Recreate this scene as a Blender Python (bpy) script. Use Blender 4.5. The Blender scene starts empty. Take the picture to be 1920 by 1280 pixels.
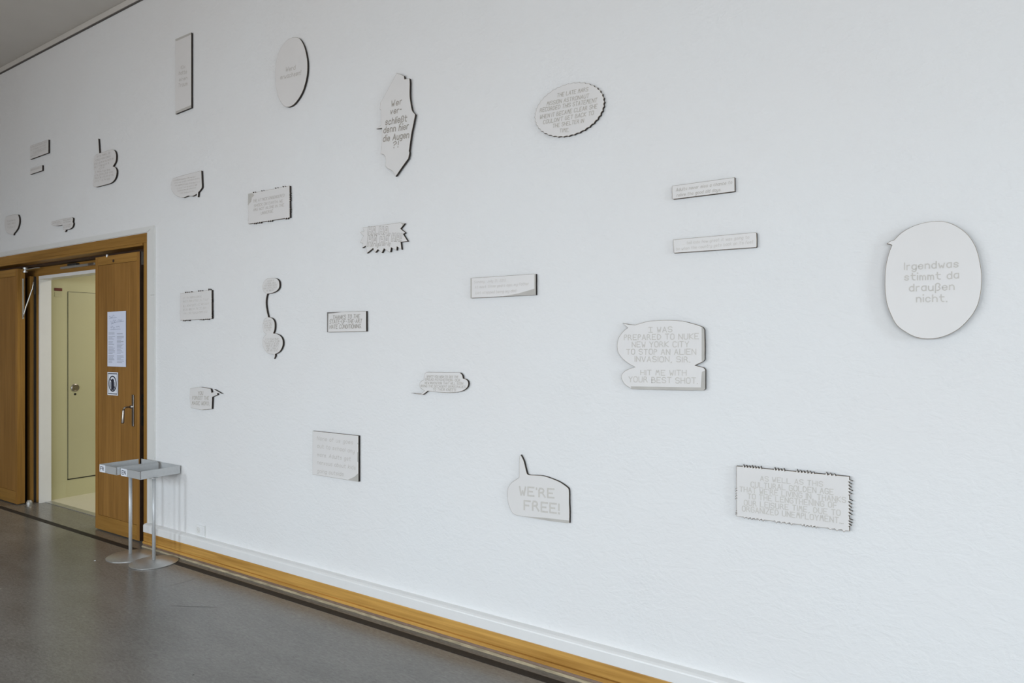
import bpy, bmesh, math, random
from mathutils import Vector
random.seed(7)
SC = bpy.context.scene
COL = SC.collection
# ------------------------------------------------------------------ camera
cam = bpy.data.cameras.new('camera'); camo = bpy.data.objects.new('camera', cam); COL.objects.link(camo)
cam.lens = 24.0; cam.sensor_width = 36.0; cam.sensor_fit = 'HORIZONTAL'; cam.shift_y = 4.0/1920.0
cam.clip_start = 0.05; cam.clip_end = 100
camo.location = (0, -2.83, 1.55)
camo.rotation_euler = (math.radians(90), 0, math.radians(33.5665))
SC.camera = camo
# ------------------------------------------------------------------ world, daylight, exposure
SC.view_settings.view_transform = 'Standard'; SC.view_settings.look = 'None'
SC.view_settings.gamma = 1.0; SC.view_settings.use_curve_mapping = False
SC.view_settings.exposure = 0.02
w = bpy.data.worlds.new('sky'); SC.world = w; w.use_nodes = True
w.node_tree.nodes['Background'].inputs[0].default_value = (0.75, 0.86, 1.0, 1)
w.node_tree.nodes['Background'].inputs[1].default_value = 0.35
def area(name, loc, rot, sx, sy, power, col, spread=180):
    l = bpy.data.lights.new(name, 'AREA'); l.shape = 'RECTANGLE'; l.size = sx; l.size_y = sy
    l.energy = power; l.color = col; l.spread = math.radians(spread)
    o = bpy.data.objects.new(name, l); COL.objects.link(o); o.location = loc; o.rotation_euler = rot
    return o
WIN_X = [-6.2, -3.9, -1.9, 0.1, 2.1, 4.1]
WIN_Y = -6.5
for i, wx in enumerate(WIN_X):      # each tall window: blue-white sky light heading down, plus an added warm fill imitating ground bounce, heading up
    area('window_daylight', (wx, WIN_Y+0.12, 1.95), (math.radians(90-53), 0, 0), 0.7, 2.3, [104, 88, 92, 90, 88, 92][i], (0.76, 0.895, 1.0))
    area('window_bounce_fill', (wx, WIN_Y+0.14, 1.6), (math.radians(90+28), 0, 0), 0.7, 1.4, [10, 9.5, 10, 9, 8, 7][i], (1.0, 0.58, 0.33))
area('end_window_daylight', (6.8, -3.0, 2.0), (math.radians(90-22), 0, math.radians(90)), 1.4, 2.3, 175, (0.76, 0.895, 1.0))
area('corridor_lamp_light', (-6.3, 1.5, 2.65), (0, 0, 0), 0.8, 0.8, 25, (1.0, 0.95, 0.83))
# ------------------------------------------------------------------ materials
MATS = {}
def nt(name):
    m = bpy.data.materials.new(name); m.use_nodes = True
    n = m.node_tree; b = n.nodes['Principled BSDF']; MATS[name] = m
    return m, n, b
def L(n, a, b): n.links.new(a, b)
def node(n, t, **k):
    x = n.nodes.new(t)
    for a, v in k.items(): setattr(x, a, v)
    return x
def simple(name, col, rough=0.5, metal=0.0, var=0.0, scale=20.0, bump=0.0, spec=0.5, stretch=None):
    m, n, b = nt(name)
    b.inputs['Roughness'].default_value = rough; b.inputs['Metallic'].default_value = metal
    b.inputs['Specular IOR Level'].default_value = spec
    tc = node(n, 'ShaderNodeTexCoord'); mp = node(n, 'ShaderNodeMapping'); L(n, tc.outputs['Object'], mp.inputs[0])
    if stretch: mp.inputs['Scale'].default_value = stretch
    nz = node(n, 'ShaderNodeTexNoise'); nz.inputs['Scale'].default_value = scale; nz.inputs['Detail'].default_value = 4
    L(n, mp.outputs[0], nz.inputs['Vector'])
    cr = node(n, 'ShaderNodeValToRGB'); L(n, nz.outputs['Fac'], cr.inputs[0])
    cr.color_ramp.elements[0].position = 0.3; cr.color_ramp.elements[1].position = 0.7
    cr.color_ramp.elements[0].color = tuple(c*(1-var) for c in col)+(1,); cr.color_ramp.elements[1].color = tuple(min(1, c*(1+var)) for c in col)+(1,)
    L(n, cr.outputs[0], b.inputs['Base Color'])
    if bump:
        bp = node(n, 'ShaderNodeBump'); bp.inputs['Strength'].default_value = bump; bp.inputs['Distance'].default_value = 0.002
        L(n, nz.outputs['Fac'], bp.inputs['Height']); L(n, bp.outputs[0], b.inputs['Normal'])
    return m
def plaster():
    m, n, b = nt('white_roughcast_paint')
    b.inputs['Roughness'].default_value = 0.62; b.inputs['Specular IOR Level'].default_value = 0.35
    tc = node(n, 'ShaderNodeTexCoord')
    big = node(n, 'ShaderNodeTexNoise'); big.inputs['Scale'].default_value = 1.1; big.inputs['Detail'].default_value = 3
    L(n, tc.outputs['Object'], big.inputs['Vector'])
    cr = node(n, 'ShaderNodeValToRGB'); L(n, big.outputs['Fac'], cr.inputs[0])
    cr.color_ramp.elements[0].position = .35; cr.color_ramp.elements[1].position = .7
    cr.color_ramp.elements[0].color = (.80, .792, .785, 1); cr.color_ramp.elements[1].color = (.81, .812, .81, 1)
    L(n, cr.outputs[0], b.inputs['Base Color'])
    fine = node(n, 'ShaderNodeTexNoise'); fine.inputs['Scale'].default_value = 70; fine.inputs['Detail'].default_value = 5; fine.inputs['Roughness'].default_value = .6
    L(n, tc.outputs['Object'], fine.inputs['Vector'])
    mp = node(n, 'ShaderNodeMapping'); mp.inputs['Rotation'].default_value = (0, .6, 0); mp.inputs['Scale'].default_value = (1, 1, 1.7)
    L(n, tc.outputs['Object'], mp.inputs[0])
    tro = node(n, 'ShaderNodeTexNoise'); tro.inputs['Scale'].default_value = 14; tro.inputs['Detail'].default_value = 4; tro.inputs['Distortion'].default_value = 1.2
    L(n, mp.outputs[0], tro.inputs['Vector'])
    msk = node(n, 'ShaderNodeTexNoise'); msk.inputs['Scale'].default_value = 2.3; L(n, tc.outputs['Object'], msk.inputs['Vector'])
    mr = node(n, 'ShaderNodeMapRange'); mr.inputs[1].default_value = .42; mr.inputs[2].default_value = .68; mr.inputs[3].default_value = .35; mr.inputs[4].default_value = 1.0
    L(n, msk.outputs['Fac'], mr.inputs[0])
    mu = node(n, 'ShaderNodeMath', operation='MULTIPLY'); L(n, fine.outputs['Fac'], mu.inputs[0]); L(n, mr.outputs[0], mu.inputs[1])
    ad = node(n, 'ShaderNodeMath', operation='ADD'); L(n, mu.outputs[0], ad.inputs[0]); L(n, tro.outputs['Fac'], ad.inputs[1])
    bp = node(n, 'ShaderNodeBump'); bp.inputs['Strength'].default_value = 0.6; bp.inputs['Distance'].default_value = 0.005
    L(n, ad.outputs[0], bp.inputs['Height']); L(n, bp.outputs[0], b.inputs['Normal'])
    return m
def wood(name, c0, c1, axis, rough=.45, scale=1.0):
    m, n, b = nt(name)
    b.inputs['Roughness'].default_value = rough; b.inputs['Specular IOR Level'].default_value = .3
    tc = node(n, 'ShaderNodeTexCoord'); mp = node(n, 'ShaderNodeMapping'); L(n, tc.outputs['Object'], mp.inputs[0])
    sc = [60, 60, 60]; sc[axis] = 2.0; mp.inputs['Scale'].default_value = tuple(s*scale for s in sc)
    nz = node(n, 'ShaderNodeTexNoise'); nz.inputs['Scale'].default_value = 1.0; nz.inputs['Detail'].default_value = 5; nz.inputs['Distortion'].default_value = .4
    L(n, mp.outputs[0], nz.inputs['Vector'])
    mp2 = node(n, 'ShaderNodeMapping'); L(n, tc.outputs['Object'], mp2.inputs[0])
    sc2 = [9, 9, 9]; sc2[axis] = .8; mp2.inputs['Scale'].default_value = tuple(sc2)
    n2 = node(n, 'ShaderNodeTexNoise'); n2.inputs['Scale'].default_value = 1.0; n2.inputs['Detail'].default_value = 3; L(n, mp2.outputs[0], n2.inputs['Vector'])
    mx = node(n, 'ShaderNodeMath', operation='ADD'); L(n, nz.outputs['Fac'], mx.inputs[0]); L(n, n2.outputs['Fac'], mx.inputs[1])
    hf = node(n, 'ShaderNodeMath', operation='MULTIPLY'); hf.inputs[1].default_value = .5; L(n, mx.outputs[0], hf.inputs[0])
    cr = node(n, 'ShaderNodeValToRGB'); L(n, hf.outputs[0], cr.inputs[0])
    cr.color_ramp.elements[0].position = .36; cr.color_ramp.elements[1].position = .64
    cr.color_ramp.elements[0].color = c0+(1,); cr.color_ramp.elements[1].color = c1+(1,)
    L(n, cr.outputs[0], b.inputs['Base Color'])
    bp = node(n, 'ShaderNodeBump'); bp.inputs['Strength'].default_value = .12; bp.inputs['Distance'].default_value = .001
    L(n, nz.outputs['Fac'], bp.inputs['Height']); L(n, bp.outputs[0], b.inputs['Normal'])
    return m
def lino(name, k=1.0):
    m, n, b = nt(name)
    b.inputs['Specular IOR Level'].default_value = .5
    tc = node(n, 'ShaderNodeTexCoord')
    a = node(n, 'ShaderNodeTexNoise'); a.inputs['Scale'].default_value = 34; a.inputs['Detail'].default_value = 6; a.inputs['Roughness'].default_value = .65; a.inputs['Distortion'].default_value = .8
    mp = node(n, 'ShaderNodeMapping'); mp.inputs['Rotation'].default_value = (0, 0, .5); mp.inputs['Scale'].default_value = (1, 3.0, 1)
    L(n, tc.outputs['Object'], mp.inputs[0]); L(n, mp.outputs[0], a.inputs['Vector'])
    c = node(n, 'ShaderNodeTexNoise'); c.inputs['Scale'].default_value = 2.2; c.inputs['Detail'].default_value = 5; L(n, mp.outputs[0], c.inputs['Vector'])
    am = node(n, 'ShaderNodeMath', operation='MULTIPLY'); am.inputs[1].default_value = 1.35; L(n, a.outputs['Fac'], am.inputs[0]); cm = node(n, 'ShaderNodeMath', operation='MULTIPLY'); cm.inputs[1].default_value = .65; L(n, c.outputs['Fac'], cm.inputs[0])
    ad = node(n, 'ShaderNodeMath', operation='ADD'); L(n, am.outputs[0], ad.inputs[0]); L(n, cm.outputs[0], ad.inputs[1])
    hf = node(n, 'ShaderNodeMath', operation='MULTIPLY'); hf.inputs[1].default_value = .5; L(n, ad.outputs[0], hf.inputs[0])
    cr = node(n, 'ShaderNodeValToRGB'); L(n, hf.outputs[0], cr.inputs[0])
    cr.color_ramp.elements[0].position = .36; cr.color_ramp.elements[1].position = .66
    cr.color_ramp.elements[0].color = (.140*k, .133*k, .121*k, 1); cr.color_ramp.elements[1].color = (.232*k, .222*k, .206*k, 1)
    L(n, cr.outputs[0], b.inputs['Base Color'])
    rr = node(n, 'ShaderNodeMapRange'); rr.inputs[3].default_value = .15; rr.inputs[4].default_value = .32
    L(n, c.outputs['Fac'], rr.inputs[0]); L(n, rr.outputs[0], b.inputs['Roughness'])
    bp = node(n, 'ShaderNodeBump'); bp.inputs['Strength'].default_value = .12; bp.inputs['Distance'].default_value = .001
    L(n, a.outputs['Fac'], bp.inputs['Height']); L(n, bp.outputs[0], b.inputs['Normal'])
    return m
M_WALL = plaster()
M_HALL = simple('warm_bounce_tint', (.46, .39, .33), .8, var=.03, scale=2)  # unseen hall walls coloured warm to tint the bounced light
M_CEIL = simple('ceiling_paint', (.62, .59, .545), .8, var=.02, scale=3)
M_TRIMW = simple('white_gloss_paint', (.80, .79, .775), .35, var=.012, scale=15)
M_CASE = simple('offwhite_casing_paint', (.74, .735, .71), .45, var=.015, scale=8)
M_LINO = lino('grey_linoleum'); M_LINO2 = lino('grey_linoleum_border', .92)
M_STRIP = simple('dark_inlay_strip', (.034, .030, .027), .6, var=.12, scale=40, spec=.2)
M_DOORW = wood('oak_veneer_vertical', (.25, .118, .023), (.385, .190, .043), 2)
M_DOORP = wood('oak_panel_vertical', (.225, .106, .023), (.345, .172, .043), 2)
M_FRAMEH = wood('oak_frame_horizontal', (.245, .120, .024), (.385, .200, .046), 0)
M_FRAMEV = wood('oak_frame_vertical', (.250, .122, .024), (.39, .205, .046), 2)
M_SKIRT = wood('oak_skirting', (.36, .175, .036), (.66, .37, .095), 0, .38)
M_WORN = simple('worn_pale_wood', (.38, .31, .20), .7, var=.35, scale=25, stretch=(.5, 4, 4))
M_BAND = simple('brown_shadow_tone', (.20, .125, .085), .5, var=.15, scale=20)  # brown tone of the shadow under the skirting bead
M_DARKSC = simple('dark_scuff', (.045, .042, .038), .6)
M_SOFTSC = simple('soft_scuff', (.095, .09, .08), .5)
M_DARKW = simple('dark_shaded_wood', (.045, .022, .010), .6, var=.2, scale=12)  # dark wood, with the deep shade of gaps and leaf edge in its colour
M_GAP = simple('painted_shadow_line', (.10, .09, .08), .8)  # shade under the picture rail as a dark colour
M_STEEL = simple('brushed_steel', (.55, .55, .54), .36, .75, var=.05, scale=60, stretch=(1, 1, 8))
M_ALU = simple('brushed_aluminium', (.56, .57, .575), .45, .35, var=.03, scale=80, stretch=(6, 1, 1))
M_NICK = simple('aged_nickel', (.34, .31, .28), .35, 1.0, var=.1, scale=30)
M_BLACKM = simple('dark_metal', (.045, .045, .045), .5, .6)
M_CREAM = simple('cream_gloss_paint', (.575, .55, .335), .45, var=.015, scale=3)
M_CREAM2 = simple('cream_door_paint', (.53, .505, .315), .42, var=.015, scale=3)
M_CFLOOR = simple('cream_corridor_floor', (.74, .70, .56), .35, var=.02, scale=4)
M_PAPER = simple('white_paper', (.70, .73, .86), .7, var=.01)
M_CARD = simple('white_card', (.80, .82, .88), .6)
M_INK = simple('black_ink', (.018, .02, .035), .6)
M_INKB = simple('blue_grey_ink', (.20, .24, .36), .7)
M_PRINT = simple('grey_print', (.42, .44, .52), .7)
M_RED = simple('dark_red_label', (.13, .016, .01), .5)
M_BURN = simple('laser_burnt_edge', (.016, .010, .007), .7, var=.5, scale=70)
M_RIM = simple('toasted_rim', (.30, .245, .185), .7, var=.3, scale=50)
M_FACE = simple('warm_white_board_face', (.745, .722, .705), .45, var=.012, scale=5)
M_SMOKE = simple('smoke_stain', (.50, .475, .44), .6, var=.08, scale=12)
M_SMOKED = simple('dark_smoke_stain', (.20, .185, .17), .6, var=.2, scale=22)
M_SPACER = simple('wood_batten', (.42, .30, .18), .8)
TXT = [simple('engraved_text_strong', (.36, .325, .285), .75, var=.08, scale=60),
       simple('engraved_text_medium', (.47, .435, .385), .75, var=.07, scale=60),
       simple('engraved_text_soft', (.54, .505, .465), .75, var=.07, scale=60),
       simple('engraved_text_pale', (.605, .575, .535), .75, var=.05, scale=60)]
# ------------------------------------------------------------------ helpers
def link(name, bm, mats, parent=None, loc=(0, 0, 0), smooth=False):
    me = bpy.data.meshes.new(name); bm.normal_update(); bm.to_mesh(me); bm.free()
    for m in (mats if isinstance(mats, (list, tuple)) else [mats]): me.materials.append(m)
    if smooth:
        for p in me.polygons: p.use_smooth = True
    o = bpy.data.objects.new(name, me); COL.objects.link(o); o.location = loc
    if parent: o.parent = parent
    return o
def box(bm, x0, x1, y0, y1, z0, z1, mi=0, bev=0.0):
    v = [bm.verts.new(p) for p in ((x0, y0, z0), (x1, y0, z0), (x1, y1, z0), (x0, y1, z0), (x0, y0, z1), (x1, y0, z1), (x1, y1, z1), (x0, y1, z1))]
    fs = [bm.faces.new([v[i] for i in f]) for f in ((3, 2, 1, 0), (4, 5, 6, 7), (0, 1, 5, 4), (1, 2, 6, 5), (2, 3, 7, 6), (3, 0, 4, 7))]
    for f in fs: f.material_index = mi
    if bev:
        es = list({e for f in fs for e in f.edges})
        r = bmesh.ops.bevel(bm, geom=es, offset=bev, segments=2, affect='EDGES', profile=.5)
        for f in r['faces']: f.material_index = mi
def B(*boxes, bev=0.0):
    bm = bmesh.new()
    for b in boxes: box(bm, *b, bev=bev)
    return bm
def lathe(bm, prof, c=(0, 0, 0), seg=48, axis='z', mi=0):
    rings = []
    for r, h in prof:
        ring = []
        for i in range(seg):
            a = 2*math.pi*i/seg; p = (r*math.cos(a), r*math.sin(a), h) if axis == 'z' else ((r*math.cos(a), h, r*math.sin(a)) if axis == 'y' else (h, r*math.cos(a), r*math.sin(a)))
            ring.append(bm.verts.new((c[0]+p[0], c[1]+p[1], c[2]+p[2])))
        rings.append(ring)
    for a, b in zip(rings, rings[1:]):
        for i in range(seg):
            f = bm.faces.new((a[i], a[(i+1) % seg], b[(i+1) % seg], b[i])); f.material_index = mi
    for r in (rings[0], rings[-1]):
        try: f = bm.faces.new(r); f.material_index = mi
        except ValueError: pass
def tube(bm, pts, r, seg=10):
    rings = []; n = len(pts); pts = [Vector(p) for p in pts]
    for i, p in enumerate(pts):
        t = (pts[min(i+1, n-1)]-pts[max(i-1, 0)]).normalized()
        u = t.orthogonal().normalized() if i == 0 else (up - t*up.dot(t)).normalized()
        up = u; v = t.cross(u); rr = r[i] if isinstance(r, (list, tuple)) else r
        rings.append([bm.verts.new(p+u*rr*math.cos(2*math.pi*k/seg)+v*rr*math.sin(2*math.pi*k/seg)) for k in range(seg)])
    for a, b in zip(rings, rings[1:]):
        for i in range(seg): bm.faces.new((a[i], a[(i+1) % seg], b[(i+1) % seg], b[i]))
    bm.faces.new(rings[0][::-1]); bm.faces.new(rings[-1])
def fixn(bm): bmesh.ops.recalc_face_normals(bm, faces=bm.faces[:]); return bm
def empty(name, loc=(0, 0, 0)):
    o = bpy.data.objects.new(name, None); COL.objects.link(o); o.location = loc; o.empty_display_size = .05; return o
def tag(o, label, cat, group=None, kind=None):
    o['label'] = label; o['category'] = cat
    if group: o['group'] = group
    if kind: o['kind'] = kind
    return o
def struct(o, label, cat='trim'): return tag(o, label, cat, kind='structure')
# ------------------------------------------------------------------ lettering: a monoline stroke alphabet of my own
G = {'A': '02 28 42|14 34', 'B': '02 08|08 28 37 36 25 05|25 35 44 43 32 02', 'C': '47 38 18 07 03 12 32 43', 'D': '02 08 28 46 44 22 02',
 'E': '42 02 08 48|05 35', 'F': '02 08 48|05 35', 'G': '47 38 18 07 03 12 32 43 45 25', 'H': '02 08|42 48|05 45', 'I': '02 08', '¦': '02 42|22 28|08 48',
 'J': '48 43 32 12 03', 'K': '02 08|48 05 42', 'L': '08 02 42', 'M': '02 18 25 38 42', 'N': '02 08 42 48', 'O': '28 18 07 03 12 32 43 47 38 28',
 'P': '02 08 28 37 36 25 05', 'Q': '28 18 07 03 12 32 43 47 38 28|24 42', 'R': '02 08 28 37 36 25 05|25 42', 'S': '47 38 18 07 06 15 35 44 43 32 12 03',
 'T': '08 48|28 22', 'U': '08 03 12 32 43 48', 'V': '08 22 48', 'W': '08 12 25 32 48', 'X': '02 48|08 42', 'Y': '08 25 48|25 22', 'Z': '08 48 02 42',
 'a': '36 16 05 03 12 22 33|36 32', 'b': '08 02|05 16 26 35 33 22 12 03', 'c': '35 26 16 05 03 12 22 33', 'd': '38 32|35 26 16 05 03 12 22 33',
 'e': '04 34 35 26 16 05 03 12 22 33', 'f': '28 18 07 02|06 26', 'g': '36 31 20 10 01|35 26 16 05 03 12 22 33', 'h': '08 02|05 16 26 35 32', 'i': '02 06|08 08',
 'j': '16 11 00|18 18', 'k': '08 02|36 04 32', 'l': '08 02', 'm': '02 06|05 16 25 22|25 36 45 42', 'n': '02 06|05 16 26 35 32', 'o': '16 05 03 12 22 33 35 26 16',
 'p': '00 06|05 16 26 35 33 22 12 03', 'q': '36 30|35 26 16 05 03 12 22 33', 'r': '02 06|05 16 26', 's': '35 26 16 05 14 24 33 22 12 03', 't': '18 13 22 32|06 36', 'u': '06 03 12 22 33|36 32',
 'v': '06 12 36', 'w': '06 12 24 32 46', 'x': '02 36|06 32', 'y': '06 03 12 22 33|36 31 20 10 01', 'z': '06 36 02 32', 'ß': '00 07 18 28 37 36 25 34 33 22 12',
 '.': '02 02', ',': '12 01', '!': '08 04|02 02', '?': '07 18 28 37 36 15 14|12 12', '-': '05 25', "'": '08 07', '0': '18 07 03 12 22 33 37 28 18', '1': '07 18 12',
 '2': '07 18 28 37 36 02 32', '3': '07 18 28 37 26 15|15 25 34 33 22 12 03'}
CURVY = set('BCDGJOPQRSUabcdefghjmnopqrstuyß?0239')
def glyph(ch):
    out = []
    for s in G[ch].split('|'):
        p = [(int(t[0]), int(t[1])-2) for t in s.split()]
        if ch in CURVY and len(p) > 2:      # one round of corner cutting
            closed = p[0] == p[-1]; q = [p[0]]
            for k in range(len(p)-1):
                a, b = p[k], p[k+1]
                c1 = (a[0]*.75+b[0]*.25, a[1]*.75+b[1]*.25); c2 = (a[0]*.25+b[0]*.75, a[1]*.25+b[1]*.75)
                q += ([c1] if (k > 0 or closed) else []) + ([c2] if (k < len(p)-2 or closed) else [])
            if closed: q = q[1:]+[q[1]]
            else: q.append(p[-1])
            p = q
        out.append(p)
    w = max(x for s in out for x, y in s)
    return out, w
LAY = [0]
def ribbon(bm, pts, w, y):
    if len(pts) == 2 and pts[0] == pts[1]:
        x, z = pts[0]; k = w*1.25
        bm.faces.new([bm.verts.new((x+a*k, y, z+b*k)) for a, b in ((-1, -1), (1, -1), (1, 1), (-1, 1))]); return
    for a, b in zip(pts, pts[1:]):
        dx, dz = b[0]-a[0], b[1]-a[1]; l = math.hypot(dx, dz)
        if l < 1e-6: continue
        LAY[0] = (LAY[0]+1) % 9; yy = y-LAY[0]*2.5e-5
        dx /= l; dz /= l; ex, ez = dx*w*.7, dz*w*.7; nx, nz = -dz*w, dx*w
        bm.faces.new([bm.verts.new(p) for p in ((a[0]-ex-nx, yy, a[1]-ez-nz), (b[0]+ex-nx, yy, b[1]+ez-nz), (b[0]+ex+nx, yy, b[1]+ez+nz), (a[0]-ex+nx, yy, a[1]-ez+nz))])
BLOCK = {'H': ([[(0,0),(0,6),(1.2,6),(1.2,3.8),(2.5,3.8),(2.5,6),(3.7,6),(3.7,0),(2.5,0),(2.5,2.4),(1.2,2.4),(1.2,0),(0,0)]], 3.7),
 'A': ([[(0,0),(1.2,6),(2.7,6),(3.9,0),(2.8,0),(2.5,1.5),(1.4,1.5),(1.1,0),(0,0)], [(1.5,2.8),(2.4,2.8),(1.95,4.8),(1.5,2.8)]], 3.9),
 ',': ([[(.1,-.8),(.3,1.2),(1.1,1.2),(.8,-.8),(.1,-.8)]], 1.1), '!': ([[(.3,2),(0,6),(1.2,6),(.9,2),(.3,2)], [(.2,0),(.2,1),(1,1),(1,0),(.2,0)]], 1.2)}
def line_of_text(bm, s, x0, z0, x1, z1, h, slant, weight, y):
    W = math.hypot(x1-x0, z1-z0); ux, uz = (x1-x0)/W, (z1-z0)/W
    strokes = []; cur = 0.0
    if s[0] == '~':                       # writing too small to make out: rows of tiny marks
        rnd = random.Random(int(abs(x0*7919+z0*104729)*1000)); n = max(3, int(W/(h*.8)))
        word = rnd.randint(2, 6)
        for k in range(n):
            if word == 0: word = rnd.randint(2, 7); cur += 3.5; continue
            word -= 1
            for _ in range(2):
                a, b = rnd.choice(((0, 0, 0, 6), (0, 6, 3, 6), (0, 3, 3, 3), (3, 0, 3, 6), (0, 0, 3, 0), (0, 0, 3, 6), (0, 6, 3, 0))), 0
                strokes.append([(cur+a[0], a[1]), (cur+a[2], a[3])])
            cur += 4.4
        total = cur-1.4
    else:
        block = s[0] == '#'
        for ch in (s[1:] if block else s):
            if ch == ' ': cur += 3.2; continue
            g, w = BLOCK[ch] if block else glyph(ch)
            jig = ((ord(ch)*37+int(cur*10)) % 7-3)*.05 if not block else 0
            for st in g: strokes.append([(cur+p[0], p[1]+jig+.0) for p in st])
            cur += w+(1.7 if not block else .35)
        total = cur-(.35 if block else 1.7)
    base = -3.0; sx = W/total; sz = h/6.0
    def mp(p):
        px = p[0]*sx+(p[1]+base)*sz*(.16*slant); pz = (p[1]+base)*sz
        return (x0+ux*px-uz*pz*.0, z0+uz*px+pz)
    for st in strokes: ribbon(bm, [mp(p) for p in st], h*(.017 if s[0] == '#' else weight*.5), y)
# ------------------------------------------------------------------ the hall: walls, floor, ceiling
XW, XE, YS, ZC = -12.0, 7.0, -6.5, 4.27
OX0, OX1, OZ = -8.43, -5.24, 2.404      # opening of the double door frame
bm = bmesh.new()
def grid_wall(bm, x0, x1, z0, z1, y0, y1): box(bm, x0, x1, y0, y1, z0, z1)
grid_wall(bm, OX1, XE, 0, ZC, 0, .25); grid_wall(bm, XW, OX0, 0, ZC, 0, .25); grid_wall(bm, OX0, OX1, OZ, ZC, 0, .25)
struct(link('wall_north', bm, M_WALL), 'long white roughcast wall that carries all the plaques', 'wall')
bm = B((XW-.2, XW, YS, 0, 0, ZC)); struct(link('wall_west', bm, M_HALL), 'far end wall of the hall, out of view on the left', 'wall')
bm = B((XE, XE+.2, YS, 0, 0, ZC)); struct(link('wall_east', bm, M_HALL), 'end wall of the hall, out of view on the right', 'wall')
bm = bmesh.new(); WZ0, WZ1, HW = .55, 3.35, .5; prev = XW
for wx in WIN_X:
    box(bm, prev, wx-HW, YS-.3, YS, 0, ZC); box(bm, wx-HW, wx+HW, YS-.3, YS, 0, WZ0); box(bm, wx-HW, wx+HW, YS-.3, YS, WZ1, ZC); prev = wx+HW
box(bm, prev, XE, YS-.3, YS, 0, ZC)
struct(link('wall_south', bm, M_HALL), 'window wall opposite the plaques, behind the camera', 'wall')
for i, wx in enumerate(WIN_X):
    fr = link('window_%d' % (i+1), B((wx-HW, wx-HW+.06, YS-.2, YS-.12, WZ0, WZ1), (wx+HW-.06, wx+HW, YS-.2, YS-.12, WZ0, WZ1), (wx-HW+.06, wx+HW-.06, YS-.2, YS-.12, WZ0, WZ0+.06),
      (wx-HW+.06, wx+HW-.06, YS-.2, YS-.12, WZ1-.06, WZ1), (wx-HW+.06, wx+HW-.06, YS-.19, YS-.13, 2.5, 2.55)), M_TRIMW)
    struct(fr, 'tall white framed window in the wall behind the camera', 'window'); fr['group'] = 'windows behind the camera'
bm = B((XW, XE, YS, 0, -.1, 0)); box(bm, OX0, OX1, 0, .205, -.1, 0)
flo = link('floor', bm, M_LINO); struct(flo, 'grey brown marbled linoleum floor with a dull shine', 'floor')
struct(link('ceiling', B((XW, XE, YS, .25, ZC, ZC+.1)), M_CEIL), 'pale grey ceiling seen in the top left corner', 'ceiling')
# picture rail under the ceiling, its shadow line painted in as a dark strip
struct(link('trim_1', B((XW, XE, -.014, -.001, 4.222, 4.268), (XW, XE, -.009, 0, 4.212, 4.2215, 1)), [M_CEIL, M_GAP]), 'thin picture rail with a painted dark shadow line high on the white wall', 'rail')
struct(link('trim_2', B((XW, XE, -.143, -.096, 0, .0012)), M_STRIP), 'dark brown inlay strip running along the floor edge', 'strip')
# baseboard: white rail over oak board with bead and worn foot
SX0 = -5.236
def profile(name, pts, x0, x1, mats, parent=None, mis=None):
    bm = bmesh.new(); a = [bm.verts.new((x0, y, z)) for y, z in pts]; b = [bm.verts.new((x1, y, z)) for y, z in pts]
    n = len(pts)
    for i in range(n):
        f = bm.faces.new((a[i], a[(i+1) % n], b[(i+1) % n], b[i]))
        if mis: f.material_index = mis[i]
    bm.faces.new(a[::-1]); bm.faces.new(b); fixn(bm)
    return link(name, bm, mats, parent)
bb = empty('baseboard_north', (0, 0, 0)); struct(bb, 'two-tone baseboard, white rail above an orange oak board', 'baseboard')
profile('white_rail', [(0, .112), (-.040, .112), (-.040, .160), (-.038, .166), (-.028, .172), (-.012, .175), (0, .176)], SX0, XE, M_TRIMW, bb)
profile('oak_board', [(0, .0), (-.034, .0), (-.034, .042), (-.038, .046), (-.038, .107), (-.036, .1115), (0, .1115)], SX0, XE, M_SKIRT, bb)
profile('oak_bead', [(-.034, .0235), (-.042, .0235), (-.046, .0265), (-.046, .036), (-.042, .041), (-.034, .042)], SX0, XE, M_SKIRT, bb)
profile('painted_shadow_band', [(-.034, .0125), (-.0445, .0125), (-.0415, .023), (-.034, .023)], SX0, XE, M_BAND, bb)  # shadow below the bead, modelled as a brown strip
profile('worn_foot', [(-.034, .0), (-.052, .0), (-.052, .004), (-.047, .011), (-.034, .012)], SX0, XE, M_WORN, bb)
# ------------------------------------------------------------------ door casing and oak frame
cs = empty('trim_3'); struct(cs, 'flush off-white casing around the oak door frame', 'casing')
def poly(name, pts, y0, y1, mat, parent):
    bm = bmesh.new(); a = [bm.verts.new((x, y0, z)) for x, z in pts]; b = [bm.verts.new((x, y1, z)) for x, z in pts]; n = len(pts)
    bm.faces.new(a); bm.faces.new(b[::-1])
    for i in range(n): bm.faces.new((a[i], b[i], b[(i+1) % n], a[(i+1) % n]))
    return link(name, fixn(bm), mat, parent)
poly('head_casing', [(XW+.01, 2.408), (-5.2385, 2.408), (-5.134, 2.449), (XW+.01, 2.449)], -.009, 0, M_CASE, cs)
poly('side_casing', [(-5.238, .176), (-5.190, .176), (-5.190, 2.4245), (-5.238, 2.405)], -.009, 0, M_CASE, cs)
poly('side_casing', [(-5.188, 1.921), (-5.132, 1.921), (-5.132, 2.4475), (-5.188, 2.426)], -.012, 0, M_CASE, cs)
poly('side_casing', [(-5.188, .180), (-5.132, .180), (-5.132, 1.919), (-5.188, 1.919)], -.012, 0, M_CASE, cs)
fr = empty('trim_4'); struct(fr, 'orange brown oak frame around the double doors', 'door frame')
link('head_fascia', B((OX0, -5.241, -.006, .03, 2.332, 2.403)), M_FRAMEH, fr)
link('head_lip', B((OX0, -5.303, -.010, .10, 2.310, 2.328), (OX0, -5.303, -.002, .09, 2.328, 2.332)), M_FRAMEH, fr)
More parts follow.
